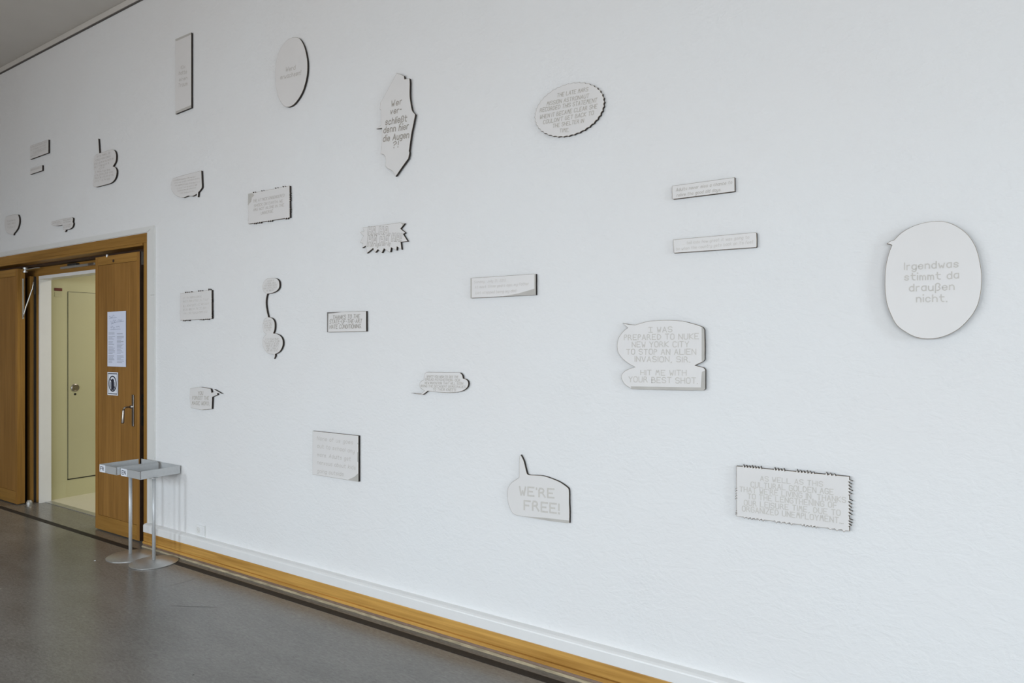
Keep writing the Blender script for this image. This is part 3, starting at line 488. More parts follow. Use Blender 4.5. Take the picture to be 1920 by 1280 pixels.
{'name': 'caption_plaque', 'label': 'small rectangular plaque with ragged notched edges and a brown smoke stain at upper left', 'cat': 'plaque', 'c': (-3.7611, 2.4458), 'o': [(-0.2122, 0.0604), (-0.2117, 0.0568), (-0.2107, 0.0535), (-0.2174, 0.0478), (-0.2123, 0.0423), (-0.2117, 0.0387), (-0.2105, 0.0354), (-0.2186, 0.0297), (-0.2124, 0.0242), (-0.2129, -0.0602), (-0.2126, -0.0623), (-0.212, -0.0641), (-0.216, -0.0673), (-0.2129, -0.0703), (-0.2126, -0.0723), (-0.2118, -0.0741), (-0.2167, -0.0773), (-0.213, -0.0804), (-0.2131, -0.1005), (-0.1706, -0.1005), (-0.1669, -0.0999), (-0.1635, -0.0986), (-0.1575, -0.1066), (-0.1519, -0.1005), (-0.1482, -0.0997), (-0.1448, -0.0983), (-0.1389, -0.1079), (-0.1332, -0.1005), (-0.1295, -0.1), (-0.1261, -0.099), (-0.1202, -0.1053), (-0.1146, -0.1005), (-0.1108, -0.0999), (-0.1075, -0.0987), (-0.1015, -0.1066), (-0.0959, -0.1005), (-0.0921, -0.0998), (-0.0888, -0.0983), (-0.0828, -0.1079), (-0.0772, -0.1005), (-0.0262, -0.1005), (-0.0222, -0.1), (-0.0187, -0.0991), (-0.0123, -0.1054), (-0.0064, -0.1005), (-0.0024, -0.0999), (0.0012, -0.0987), (0.0075, -0.1067), (0.0135, -0.1005), (0.0174, -0.0998), (0.021, -0.0983), (0.0273, -0.108), (0.0333, -0.1005), (0.1522, -0.1006), (0.1565, -0.0999), (0.1603, -0.0987), (0.1671, -0.1067), (0.1735, -0.1006), (0.1777, -0.0998), (0.1815, -0.0983), (0.1883, -0.108), (0.1947, -0.1006), (0.2117, -0.1006), (0.2114, -0.0725), (0.2109, -0.0706), (0.2099, -0.0689), (0.2162, -0.0659), (0.2113, -0.0631), (0.2107, -0.0613), (0.2094, -0.0596), (0.2174, -0.0565), (0.2112, -0.0538), (0.2105, -0.0519), (0.209, -0.0502), (0.2186, -0.0471), (0.2111, -0.0444), (0.2107, -0.0003), (0.2101, 0.002), (0.2088, 0.004), (0.2167, 0.0077), (0.2106, 0.011), (0.2098, 0.0132), (0.2083, 0.0152), (0.2179, 0.0189), (0.2105, 0.0222), (0.21, 0.0244), (0.209, 0.0265), (0.2152, 0.0301), (0.2104, 0.0334), (0.2097, 0.0357), (0.2085, 0.0377), (0.2164, 0.0414), (0.2102, 0.0447), (0.2095, 0.0469), (0.208, 0.0489), (0.2176, 0.0526), (0.2101, 0.0559), (0.2097, 0.1), (0.176, 0.1001), (0.1717, 0.0995), (0.1679, 0.0982), (0.1612, 0.1062), (0.1549, 0.1001), (0.1507, 0.0994), (0.1469, 0.0979), (0.1401, 0.1076), (0.1338, 0.1001), (0.1043, 0.1002), (0.0996, 0.0996), (0.0954, 0.0984), (0.088, 0.1063), (0.0811, 0.1002), (0.0764, 0.0995), (0.0723, 0.098), (0.0648, 0.1077), (0.0579, 0.1002), (-0.0391, 0.1004), (-0.0433, 0.0999), (-0.0471, 0.0989), (-0.0539, 0.1055), (-0.0602, 0.1004), (-0.0644, 0.0998), (-0.0682, 0.0986), (-0.0749, 0.1066), (-0.0813, 0.1004), (-0.1277, 0.1005), (-0.1319, 0.0999), (-0.1357, 0.0987), (-0.1424, 0.1067), (-0.1488, 0.1005), (-0.153, 0.0998), (-0.1568, 0.0983), (-0.1635, 0.108), (-0.1698, 0.1006), (-0.212, 0.1006)], 't': [('THE ATTACK ENGENDERED', -0.1613, 0.0449, 0.1621, 0.0464, 0.0169, 1), ('SHOCK ON EARTH. WE', -0.1481, 0.013, 0.1449, 0.0134, 0.0168, 1), ('ARE NOT ALONE IN THE', -0.156, -0.0135, 0.1547, -0.0138, 0.0162, 1), ('UNIVERSE.', -0.0748, -0.0436, 0.0505, -0.0407, 0.0175, 1)], 's': [[(-0.212, 0.1006), (-0.172, 0.1007), (-0.1455, 0.0843), (-0.172, 0.0693), (-0.1799, 0.0437), (-0.2013, 0.0329), (-0.2147, 0.0211), (-0.2131, 0.0608)]], 'tone': 2, 'w': 0.11},
{'name': 'speech_bubble_plaque', 'label': 'small spiky burst plaque with outlined laughing letters HA', 'cat': 'plaque', 'c': (-2.7412, 2.1425), 'o': [(-0.1513, 0.0579), (-0.1839, 0.0528), (-0.157, 0.0297), (-0.1799, 0.0013), (-0.1839, -0.0059), (-0.161, -0.0132), (-0.1677, -0.0387), (-0.1381, -0.0286), (-0.1292, -0.0724), (-0.0796, -0.0467), (-0.0625, -0.073), (-0.0413, -0.056), (-0.0111, -0.0789), (0.0055, -0.0553), (0.0459, -0.0785), (0.0545, -0.0781), (0.0602, -0.0532), (0.1006, -0.0732), (0.1044, -0.0515), (0.1389, -0.0713), (0.133, -0.0292), (0.1839, -0.0292), (0.1511, 0.0137), (0.1686, 0.019), (0.1311, 0.0446), (0.1639, 0.0718), (0.1311, 0.0789), (-0.1625, 0.0783)], 't': [('#HA,', -0.12, 0.0579, -0.0413, 0.0484, 0.0461, 1), ('#HA,', -0.0318, 0.0507, 0.0574, 0.0404, 0.0465, 1), ('#HA,', -0.1231, -0.0023, -0.031, -0.0067, 0.0622, 1), ('#HA,', -0.0265, -0.0103, 0.0589, -0.0122, 0.0529, 1), ('#HA!', 0.0665, 0.004, 0.1421, -0.0046, 0.048, 1)], 's': [[(0.1311, 0.0789), (0.1639, 0.0718), (0.1463, 0.0594), (0.145, 0.0678)]], 'tone': 0, 'w': 0.05},
{'name': 'caption_plaque', 'label': 'small squarish plaque with ragged torn-looking edges and very faint writing, right of the doors', 'cat': 'plaque', 'c': (-4.5784, 1.8245), 'o': [(-0.1977, -0.0221), (-0.1975, -0.0244), (-0.197, -0.0264), (-0.2001, -0.03), (-0.1977, -0.0333), (-0.1974, -0.0355), (-0.1968, -0.0375), (-0.2008, -0.0411), (-0.1977, -0.0445), (-0.1974, -0.0467), (-0.1966, -0.0487), (-0.2014, -0.0523), (-0.1977, -0.0557), (-0.1977, -0.105), (-0.1781, -0.1047), (-0.1742, -0.1041), (-0.1707, -0.1028), (-0.1643, -0.1107), (-0.1585, -0.1045), (-0.1546, -0.1037), (-0.1511, -0.1022), (-0.1447, -0.1118), (-0.1389, -0.1043), (-0.135, -0.1038), (-0.1315, -0.1028), (-0.1252, -0.109), (-0.1193, -0.1041), (-0.1154, -0.1034), (-0.1119, -0.1022), (-0.1056, -0.1101), (-0.0998, -0.1039), (-0.0958, -0.1031), (-0.0923, -0.1016), (-0.086, -0.1112), (-0.0802, -0.1037), (0.0296, -0.1025), (0.0337, -0.1019), (0.0375, -0.1009), (0.0443, -0.1071), (0.0505, -0.1022), (0.0546, -0.1016), (0.0584, -0.1003), (0.0652, -0.1082), (0.0714, -0.102), (0.0755, -0.1012), (0.0793, -0.0997), (0.0861, -0.1093), (0.0923, -0.1018), (0.0965, -0.1012), (0.1002, -0.1002), (0.107, -0.1064), (0.1132, -0.1015), (0.1174, -0.1009), (0.1211, -0.0996), (0.1279, -0.1075), (0.1341, -0.1013), (0.1383, -0.1005), (0.142, -0.099), (0.1488, -0.1086), (0.155, -0.1011), (0.1942, -0.1007), (0.1941, -0.0966), (0.1935, -0.0945), (0.1923, -0.0927), (0.2002, -0.0893), (0.1941, -0.0862), (0.1933, -0.0841), (0.1918, -0.0822), (0.2014, -0.0788), (0.194, -0.0757), (0.1935, -0.0737), (0.1925, -0.0718), (0.1988, -0.0684), (0.1939, -0.0653), (0.1933, -0.0632), (0.192, -0.0613), (0.2, -0.0579), (0.1938, -0.0548), (0.1931, -0.0528), (0.1916, -0.0509), (0.2012, -0.0475), (0.1938, -0.0444), (0.1933, 0.0119), (0.1929, 0.0137), (0.1921, 0.0154), (0.1973, 0.0184), (0.1933, 0.0212), (0.1927, 0.0231), (0.1917, 0.0248), (0.1983, 0.0278), (0.1932, 0.0306), (0.1926, 0.0325), (0.1913, 0.0342), (0.1993, 0.0372), (0.1931, 0.04), (0.1927, 0.1002), (0.1868, 0.1001), (0.1827, 0.099), (0.1791, 0.0969), (0.1723, 0.1101), (0.1663, 0.0997), (0.1622, 0.0984), (0.1586, 0.0958), (0.1517, 0.1118), (0.1458, 0.0993), (0.0912, 0.0982), (0.0865, 0.0976), (0.0823, 0.0965), (0.0747, 0.1027), (0.0677, 0.0977), (0.0631, 0.097), (0.0589, 0.0957), (0.0512, 0.1035), (0.0443, 0.0972), (0.0396, 0.0964), (0.0355, 0.0948), (0.0278, 0.1043), (0.0209, 0.0967), (-0.0416, 0.0954), (-0.0466, 0.0946), (-0.0512, 0.093), (-0.0595, 0.1025), (-0.0669, 0.0949), (-0.072, 0.0943), (-0.0766, 0.0933), (-0.0848, 0.0994), (-0.0923, 0.0944), (-0.0974, 0.0937), (-0.1019, 0.0924), (-0.1102, 0.1002), (-0.1177, 0.0939), (-0.1228, 0.093), (-0.1273, 0.0915), (-0.1356, 0.101), (-0.1431, 0.0934), (-0.1977, 0.0922)], 't': [('~', -0.1575, 0.0563, 0.0716, 0.0612, 0.0132, 0), ('~', -0.1575, 0.0306, 0.162, 0.0373, 0.0131, 0), ('~', -0.1575, -0.0027, 0.162, 0.008, 0.0131, 0), ('~', -0.1575, -0.03, 0.1521, -0.0209, 0.0131, 0), ('~', -0.1575, -0.0573, 0.1421, -0.0499, 0.0131, 0)], 's': [], 'tone': 3, 'w': 0.11},
{'name': 'speech_bubble_plaque', 'label': 'chain plaque of three bubbles linked by a long thin curved neck', 'cat': 'plaque', 'c': (-3.7212, 1.7125), 'o': [(-0.0688, 0.2534), (-0.0796, 0.247), (-0.0882, 0.2401), (-0.0942, 0.2327), (-0.0979, 0.2249), (-0.1005, 0.2175), (-0.1027, 0.2113), (-0.1038, 0.2056), (-0.1029, 0.1995), (-0.0997, 0.1925), (-0.0945, 0.1851), (-0.0882, 0.1782), (-0.0806, 0.1722), (-0.0718, 0.1667), (-0.063, 0.1612), (-0.0665, 0.1516), (-0.07, 0.142), (-0.0727, 0.1312), (-0.0746, 0.1185), (-0.0758, 0.1046), (-0.0752, 0.0901), (-0.0722, 0.0745), (-0.0676, 0.0583), (-0.063, 0.0434), (-0.0592, 0.0308), (-0.0555, 0.0195), (-0.0517, 0.0082), (-0.0632, 0.0043), (-0.0746, 0.0004), (-0.0841, -0.0051), (-0.0909, -0.0135), (-0.0956, -0.0235), (-0.0989, -0.0332), (-0.101, -0.042), (-0.1015, -0.0505), (-0.1005, -0.059), (-0.098, -0.068), (-0.0939, -0.0771), (-0.0882, -0.085), (-0.0806, -0.091), (-0.0714, -0.0958), (-0.0622, -0.1007), (-0.0724, -0.1073), (-0.0825, -0.1139), (-0.0907, -0.1211), (-0.0964, -0.1291), (-0.1002, -0.1377), (-0.1021, -0.1469), (-0.1022, -0.1569), (-0.1004, -0.1674), (-0.0964, -0.1779), (-0.0901, -0.1886), (-0.0817, -0.1993), (-0.0719, -0.2087), (-0.061, -0.2166), (-0.0487, -0.2232), (-0.0355, -0.228), (-0.0214, -0.2303), (-0.0064, -0.2307), (0.0086, -0.2312), (0.0132, -0.2353), (0.0177, -0.2394), (0.0205, -0.2439), (0.0201, -0.2492), (0.0179, -0.2549), (0.0157, -0.2607), (0.0198, -0.2549), (0.0239, -0.2492), (0.0268, -0.2438), (0.0276, -0.239), (0.0272, -0.2345), (0.0268, -0.2301), (0.0352, -0.2277), (0.0436, -0.2253), (0.0521, -0.2222), (0.0607, -0.2183), (0.0692, -0.2137), (0.0773, -0.2079), (0.0849, -0.2003), (0.092, -0.1914), (0.0976, -0.1826), (0.1011, -0.1742), (0.1031, -0.1658), (0.1038, -0.1574), (0.1032, -0.1488), (0.1013, -0.1402), (0.0976, -0.1321), (0.0918, -0.1246), (0.0843, -0.1177), (0.0757, -0.1118), (0.0661, -0.1069), (0.0555, -0.103), (0.0443, -0.1), (0.0323, -0.0981), (0.0196, -0.0971), (0.007, -0.0961), (0.0112, -0.0895), (0.0155, -0.0829), (0.0189, -0.0758), (0.021, -0.0677), (0.0223, -0.0591), (0.0229, -0.0504), (0.023, -0.0417), (0.0225, -0.033), (0.0205, -0.0249), (0.0165, -0.0173), (0.011, -0.0102), (0.0046, -0.0043), (-0.0029, 0.0003), (-0.0112, 0.0038), (-0.0194, 0.0064), (-0.0273, 0.0079), (-0.0351, 0.0084), (-0.0428, 0.009), (-0.0469, 0.0199), (-0.051, 0.0309), (-0.0549, 0.0432), (-0.0592, 0.058), (-0.0635, 0.0742), (-0.0662, 0.0898), (-0.067, 0.1043), (-0.0664, 0.1182), (-0.0646, 0.1309), (-0.0614, 0.1417), (-0.057, 0.1513), (-0.0525, 0.1608), (-0.0418, 0.161), (-0.031, 0.1612), (-0.0194, 0.162), (-0.0064, 0.1635), (0.0074, 0.1656), (0.0205, 0.1685), (0.0327, 0.1724), (0.0443, 0.1772), (0.0537, 0.1823), (0.0601, 0.1874), (0.0647, 0.1931), (0.0679, 0.1994), (0.0697, 0.2066), (0.0701, 0.2145), (0.0694, 0.2221), (0.0676, 0.2295), (0.0646, 0.2366), (0.06, 0.2429), (0.0537, 0.2481), (0.0458, 0.2524), (0.0363, 0.2558), (0.0247, 0.2582), (0.0113, 0.2597), (-0.0034, 0.2604), (-0.0207, 0.2607), (-0.0393, 0.2602), (-0.0557, 0.258)], 't': [('~', -0.0476, 0.2422, 0.0125, 0.2453, 0.0092, 0), ('~', -0.0719, 0.2264, 0.0324, 0.229, 0.0092, 0), ('~', -0.0825, 0.2125, 0.0443, 0.2142, 0.0092, 0), ('~', -0.0882, 0.1963, 0.0443, 0.199, 0.0093, 0), ('~', -0.0557, 0.1809, 0.0125, 0.1831, 0.0092, 0), ('~', -0.0801, -0.017, -0.0034, -0.0133, 0.0093, 0), ('~', -0.0882, -0.0313, 0.0062, -0.0308, 0.0093, 0), ('~', -0.0841, -0.0463, 0.0046, -0.0451, 0.0092, 0), ('~', -0.0825, -0.0603, 0.0006, -0.0593, 0.0092, 0), ('~', -0.0638, -0.0749, -0.0194, -0.0739, 0.0092, 0), ('~', -0.0719, -0.1325, 0.0679, -0.131, 0.0102, 0), ('~', -0.0882, -0.1479, 0.082, -0.1462, 0.0102, 0), ('~', -0.0719, -0.1624, 0.0639, -0.1614, 0.0102, 0), ('~', -0.0638, -0.1778, 0.06, -0.1766, 0.0102, 0), ('~', -0.0557, -0.1932, 0.0561, -0.1918, 0.0102, 0), ('~', -0.0557, -0.2076, 0.0521, -0.206, 0.0102, 0)], 's': [], 'tone': 1, 'w': 0.11},
{'name': 'caption_plaque', 'label': 'small plain rectangular plaque with dark scorched left edge about state-of-the-art hate conditioning', 'cat': 'plaque', 'c': (-3.0403, 1.6796), 'o': [(-0.1647, -0.0601), (0.1647, -0.0593), (0.1642, 0.0579), (-0.1647, 0.0601)], 't': [('...THANKS TO THE', -0.1304, 0.0273, 0.1147, 0.0298, 0.0217, 1), ('STATE-OF-THE-ART', -0.1421, 0.0015, 0.131, 0.0015, 0.0217, 1), ('HATE CONDITIONING.', -0.1406, -0.0286, 0.1256, -0.0284, 0.022, 1)], 's': [[(-0.1647, 0.0601), (-0.0241, 0.0589), (-0.1043, 0.0522), (-0.1538, 0.0514), (-0.1561, -0.0601), (-0.1647, -0.0601)]], 'tone': 0, 'w': 0.11},
{'name': 'speech_bubble_plaque', 'label': 'small six-sided plaque with a pointed tail at right, You forgot the magic word', 'cat': 'plaque', 'c': (-4.4607, 1.1616), 'o': [(-0.1947, -0.0069), (-0.1779, -0.0728), (-0.0522, -0.0814), (0.076, -0.0682), (0.0819, 0.0159), (0.1434, 0.034), (0.1395, 0.0461), (0.1947, 0.0435), (0.1028, 0.0709), (0.1016, 0.0522), (0.074, 0.0451), (0.0641, 0.0729), (-0.0522, 0.0814), (-0.1136, 0.0748), (-0.1875, 0.0642)], 't': [('YOU', -0.0889, 0.0358, -0.0258, 0.0395, 0.0237, 1), ('FORGOT THE', -0.1571, -0.0004, 0.0443, 0.0072, 0.0237, 1), ('MAGIC WORD.', -0.1612, -0.0377, 0.0503, -0.031, 0.0246, 1)], 's': [], 'tone': 1, 'w': 0.11},
{'name': 'caption_plaque', 'label': 'square plain plaque low on the wall with handwritten-looking lines beginning None of us goes', 'cat': 'plaque', 'c': (-3.137, 0.8812), 'o': [(-0.1986, -0.133), (0.1986, -0.1341), (0.1986, 0.1336), (-0.1975, 0.1341)], 't': [('None of us goes', -0.1557, 0.093, 0.1539, 0.0913, 0.0226, 1), ('out to school any', -0.1532, 0.0469, 0.1674, 0.0417, 0.0227, 1), ('more. Adults get', -0.1532, -0.006, 0.1359, -0.0071, 0.0227, 1), ('nervous about kids', -0.1532, -0.0539, 0.1763, -0.0538, 0.0226, 1), ('going outside.', -0.1532, -0.1051, 0.0812, -0.1034, 0.0228, 1)], 's': [[(0.1986, -0.0831), (0.1986, -0.1341), (0.1063, -0.1342), (0.165, -0.1087)], [(0.1897, 0.0358), (0.1986, 0.0397), (0.1986, -0.0233), (0.1897, -0.0178)], [(0.1897, 0.0894), (0.1986, 0.0933), (0.1986, 0.0775)]], 'tone': 2, 'w': 0.07},
{'name': 'speech_bubble_plaque', 'label': 'cloud-edged plaque with a long swept tail at lower left, text about a dread invention', 'cat': 'plaque', 'c': (-2.3343, 1.3358), 'o': [(-0.0882, 0.0591), (-0.092, 0.0568), (-0.0955, 0.0544), (-0.0983, 0.0516), (-0.1004, 0.0483), (-0.1019, 0.0447), (-0.103, 0.0408), (-0.1038, 0.0367), (-0.1042, 0.0325), (-0.1041, 0.028), (-0.1039, 0.0234), (-0.1038, 0.0189), (-0.1089, 0.017), (-0.1141, 0.0151), (-0.119, 0.0131), (-0.1232, 0.0109), (-0.1267, 0.0085), (-0.1295, 0.0059), (-0.1319, 0.0031), (-0.1338, 0.0), (-0.1353, -0.0035), (-0.1363, -0.0074), (-0.1367, -0.0113), (-0.1366, -0.0149), (-0.1359, -0.0181), (-0.1348, -0.0211), (-0.1329, -0.0239), (-0.1302, -0.0263), (-0.1245, -0.0295), (-0.1171, -0.033), (-0.1089, -0.0364), (-0.1011, -0.0399), (-0.1232, -0.0566), (-0.1323, -0.0566), (-0.1413, -0.0565), (-0.1504, -0.0565), (-0.1595, -0.0564), (-0.1686, -0.0563), (-0.1778, -0.0561), (-0.187, -0.0559), (-0.1962, -0.0557), (-0.1831, -0.0575), (-0.1698, -0.0593), (-0.157, -0.061), (-0.1455, -0.0622), (-0.1362, -0.0627), (-0.128, -0.0627), (-0.1201, -0.0626), (-0.1121, -0.0625), (-0.0777, -0.0405), (-0.0591, -0.0416), (-0.0404, -0.0428), (-0.0218, -0.0438), (-0.0032, -0.0445), (0.0158, -0.0448), (0.0349, -0.0449), (0.0536, -0.0447), (0.0709, -0.0442), (0.087, -0.0432), (0.1022, -0.0419), (0.116, -0.0403), (0.128, -0.0387), (0.1369, -0.0372), (0.1449, -0.0353), (0.1521, -0.0333), (0.1587, -0.0311), (0.1647, -0.0286), (0.17, -0.0259), (0.1747, -0.0231), (0.179, -0.0202), (0.1829, -0.0172), (0.1863, -0.0141), (0.1893, -0.011), (0.1917, -0.0077), (0.1936, -0.0042), (0.1949, -0.0006), (0.1958, 0.003), (0.1962, 0.0065), (0.1961, 0.0099), (0.1955, 0.0133), (0.1945, 0.0165), (0.1929, 0.0195), (0.1908, 0.0223), (0.1883, 0.0249), (0.1852, 0.0273), (0.1816, 0.0292), (0.1772, 0.0306), (0.172, 0.0316), (0.1666, 0.0324), (0.1613, 0.0333), (0.1606, 0.0367), (0.16, 0.0402), (0.1593, 0.0436), (0.1582, 0.0467), (0.1568, 0.0495), (0.1551, 0.0522), (0.1532, 0.0546), (0.1511, 0.0567), (0.1487, 0.0585), (0.1462, 0.06), (0.1434, 0.0613), (0.1408, 0.0627), (-0.022, 0.0618), (-0.0846, 0.0614)], 't': [('WHAT? YOU WISH TO SEE THE', -0.0832, 0.0373, 0.1318, 0.0406, 0.0115, 1), ('DREAD PSYCHOTRON--OUR', -0.0928, 0.0213, 0.1434, 0.023, 0.0124, 1), ('NEW INVENTION THAT WILL SOON', -0.0969, 0.0022, 0.1625, 0.0071, 0.0116, 1), ('BRING THE DECADENT DEMOCRACIES', -0.126, -0.0149, 0.1778, -0.0102, 0.0116, 1), ('TO THEIR KNEES!', -0.0404, -0.0303, 0.1151, -0.0287, 0.0132, 1)], 's': [], 'tone': 1, 'w': 0.11},
{'name': 'caption_plaque', 'label': 'long plaque with pale diary handwriting and grey smoke stains at its right end', 'cat': 'plaque', 'c': (-1.9263, 1.8361), 'o': [(-0.1976, -0.0518), (0.1977, -0.0506), (0.1971, 0.0513), (-0.1976, 0.0518)], 't': [('Sunday, July 21, 2013', -0.1723, 0.0301, 0.0215, 0.0302, 0.0127, 1), ('At most three years ago, my father', -0.1683, 0.0032, 0.1586, 0.0065, 0.0137, 1), ('just stopped being my dad', -0.1669, -0.0257, 0.0835, -0.0247, 0.0138, 1)], 's': [[(-0.1976, 0.0518), (-0.1883, 0.0519), (-0.1883, -0.0517), (-0.1976, -0.0518)], [(0.1896, 0.0514), (0.1971, 0.0513), (0.1977, -0.0506), (0.1896, -0.0507)], [(-0.0036, -0.0506), (0.0958, -0.0396), (0.1586, -0.027), (0.1896, -0.0202), (0.1896, -0.0507)]], 'tone': 3, 'w': 0.07},
{'name': 'speech_bubble_plaque', 'label': 'large two-lobed plaque about nuking New York City and a best shot, tail at upper left', 'cat': 'plaque', 'c': (-1.0995, 1.5002), 'o': [(-0.1483, 0.1202), (-0.1537, 0.1165), (-0.159, 0.1129), (-0.1644, 0.109), (-0.1698, 0.1041), (-0.1757, 0.098), (-0.1818, 0.0909), (-0.1876, 0.0834), (-0.1921, 0.0758), (-0.1953, 0.0681), (-0.1976, 0.0602), (-0.199, 0.0521), (-0.1997, 0.0441), (-0.1999, 0.0361), (-0.1994, 0.028), (-0.198, 0.02), (-0.1955, 0.0123), (-0.1918, 0.0049), (-0.1871, -0.0023), (-0.1814, -0.0093), (-0.1749, -0.016), (-0.1672, -0.0227), (-0.1584, -0.0293), (-0.1493, -0.0355), (-0.1409, -0.0407), (-0.1336, -0.0447), (-0.1267, -0.0478), (-0.1201, -0.0504), (-0.1133, -0.0533), (-0.1203, -0.0554), (-0.1274, -0.0574), (-0.1343, -0.0596), (-0.1409, -0.062), (-0.1474, -0.0647), (-0.1537, -0.0675), (-0.1596, -0.0707), (-0.1647, -0.0742), (-0.1692, -0.0782), (-0.1732, -0.0826), (-0.1763, -0.0873), (-0.1783, -0.0919), (-0.1791, -0.0965), (-0.1789, -0.1011), (-0.1778, -0.1059), (-0.1759, -0.1108), (-0.1735, -0.1161), (-0.1704, -0.1216), (-0.1664, -0.1272), (-0.1612, -0.1324), (-0.1544, -0.1372), (-0.1463, -0.1418), (-0.1376, -0.1463), (-0.1291, -0.1508), (0.0391, -0.1485), (0.1927, -0.1449), (0.1999, -0.1381), (0.1999, -0.0586), (0.1979, -0.0563), (0.1962, -0.0538), (0.1941, -0.0516), (0.1912, -0.0499), (0.1841, -0.0478), (0.1749, -0.0458), (0.1648, -0.0437), (0.1552, -0.0417), (0.1644, -0.0373), (0.1741, -0.0328), (0.183, -0.0285), (0.1897, -0.0249), (0.1921, -0.0231), (0.1939, -0.021), (0.1955, -0.0189), (0.1972, -0.0168), (0.1973, -0.0015), (0.1975, 0.0137), (0.1976, 0.029), (0.1975, 0.0445), (0.1972, 0.0602), (0.1967, 0.076), (0.1962, 0.0919), (0.1957, 0.1078), (0.1938, 0.111), (0.1921, 0.1142), (0.19, 0.1173), (0.1868, 0.1197), (0.1781, 0.1234), (0.1667, 0.1275), (0.1539, 0.1316), (0.1415, 0.1353), (0.1298, 0.1386), (0.118, 0.1417), (0.1056, 0.1444), (0.0923, 0.1466), (0.0777, 0.1483), (0.0623, 0.1496), (0.0461, 0.1504), (0.0296, 0.1508), (0.0118, 0.1508), (-0.0071, 0.1504), (-0.0253, 0.1496), (-0.0412, 0.1484), (-0.0536, 0.1467), (-0.0648, 0.1445), (-0.0749, 0.1421), (-0.084, 0.1399), (-0.0915, 0.138), (-0.098, 0.1361), (-0.1042, 0.1341), (-0.1106, 0.1322), (-0.1181, 0.1327), (-0.1256, 0.1331), (-0.1332, 0.1336), (-0.1409, 0.1346), (-0.149, 0.1361), (-0.1572, 0.138), (-0.1656, 0.14), (-0.1739, 0.142)], 't': [('¦ WAS', -0.0494, 0.1097, 0.0564, 0.1109, 0.022, 0), ('PREPARED TO NUKE', -0.1647, 0.0772, 0.1718, 0.0806, 0.0226, 0), ('NEW YORK CITY', -0.1274, 0.0457, 0.1293, 0.0474, 0.0226, 0), ('TO STOP AN ALIEN', -0.1538, 0.0136, 0.1597, 0.0156, 0.0226, 0), ('INVASION, SIR.', -0.1139, -0.0183, 0.1339, -0.0167, 0.0226, 0), ('HIT ME WITH', -0.0866, -0.0771, 0.1186, -0.0732, 0.0214, 0), ('YOUR BEST SHOT.', -0.1426, -0.1082, 0.1663, -0.1052, 0.0232, 0)], 's': [[(0.1844, 0.1183), (0.1912, 0.1153), (0.1957, 0.1078), (0.1972, -0.0168), (0.1897, -0.0249), (0.1844, -0.0205)], [(-0.1341, -0.1394), (0.1808, -0.1329), (0.1853, -0.0678), (0.1999, -0.0615), (0.1999, -0.1381), (0.1927, -0.1449), (-0.1291, -0.1508)]], 'tone': 3, 'w': 0.12},
{'name': 'caption_plaque', 'label': 'upper of two slim tilted-looking plaques high on the right, reading Adults never miss a chance', 'cat': 'plaque', 'c': (-0.9124, 2.1967), 'o': [(-0.1327, -0.0007), (-0.1321, -0.0238), (-0.1305, -0.0269), (-0.1281, -0.0294), (0.1328, -0.0283), (0.132, 0.0294), (-0.1328, 0.0281)], 't': [('Adults never miss a chance to', -0.1133, 0.0087, 0.122, 0.0112, 0.013, 1), ('relive the good old days.', -0.1108, -0.0143, 0.0774, -0.0127, 0.0131, 1)], 's': [], 'tone': 1, 'w': 0.08},
{'name': 'caption_plaque', 'label': 'lower of two slim plaques high on the right, longer and with paler handwriting', 'cat': 'plaque', 'c': (-0.8668, 1.9649), 'o': [(-0.1696, -0.0282), (0.1702, -0.0304), (0.1722, -0.0291), (0.1735, -0.0273), (0.1737, -0.0012), (0.1729, 0.0251), (0.1713, 0.0281), (0.1688, 0.0303), (-0.1737, 0.0297)], 't': [('... tell kids how great it was going to', -0.1285, 0.0115, 0.1439, 0.0135, 0.0128, 1), ('be when the country gets back on its feet', -0.158, -0.0118, 0.1605, -0.0064, 0.0128, 1)], 's': [], 'tone': 3, 'w': 0.07},
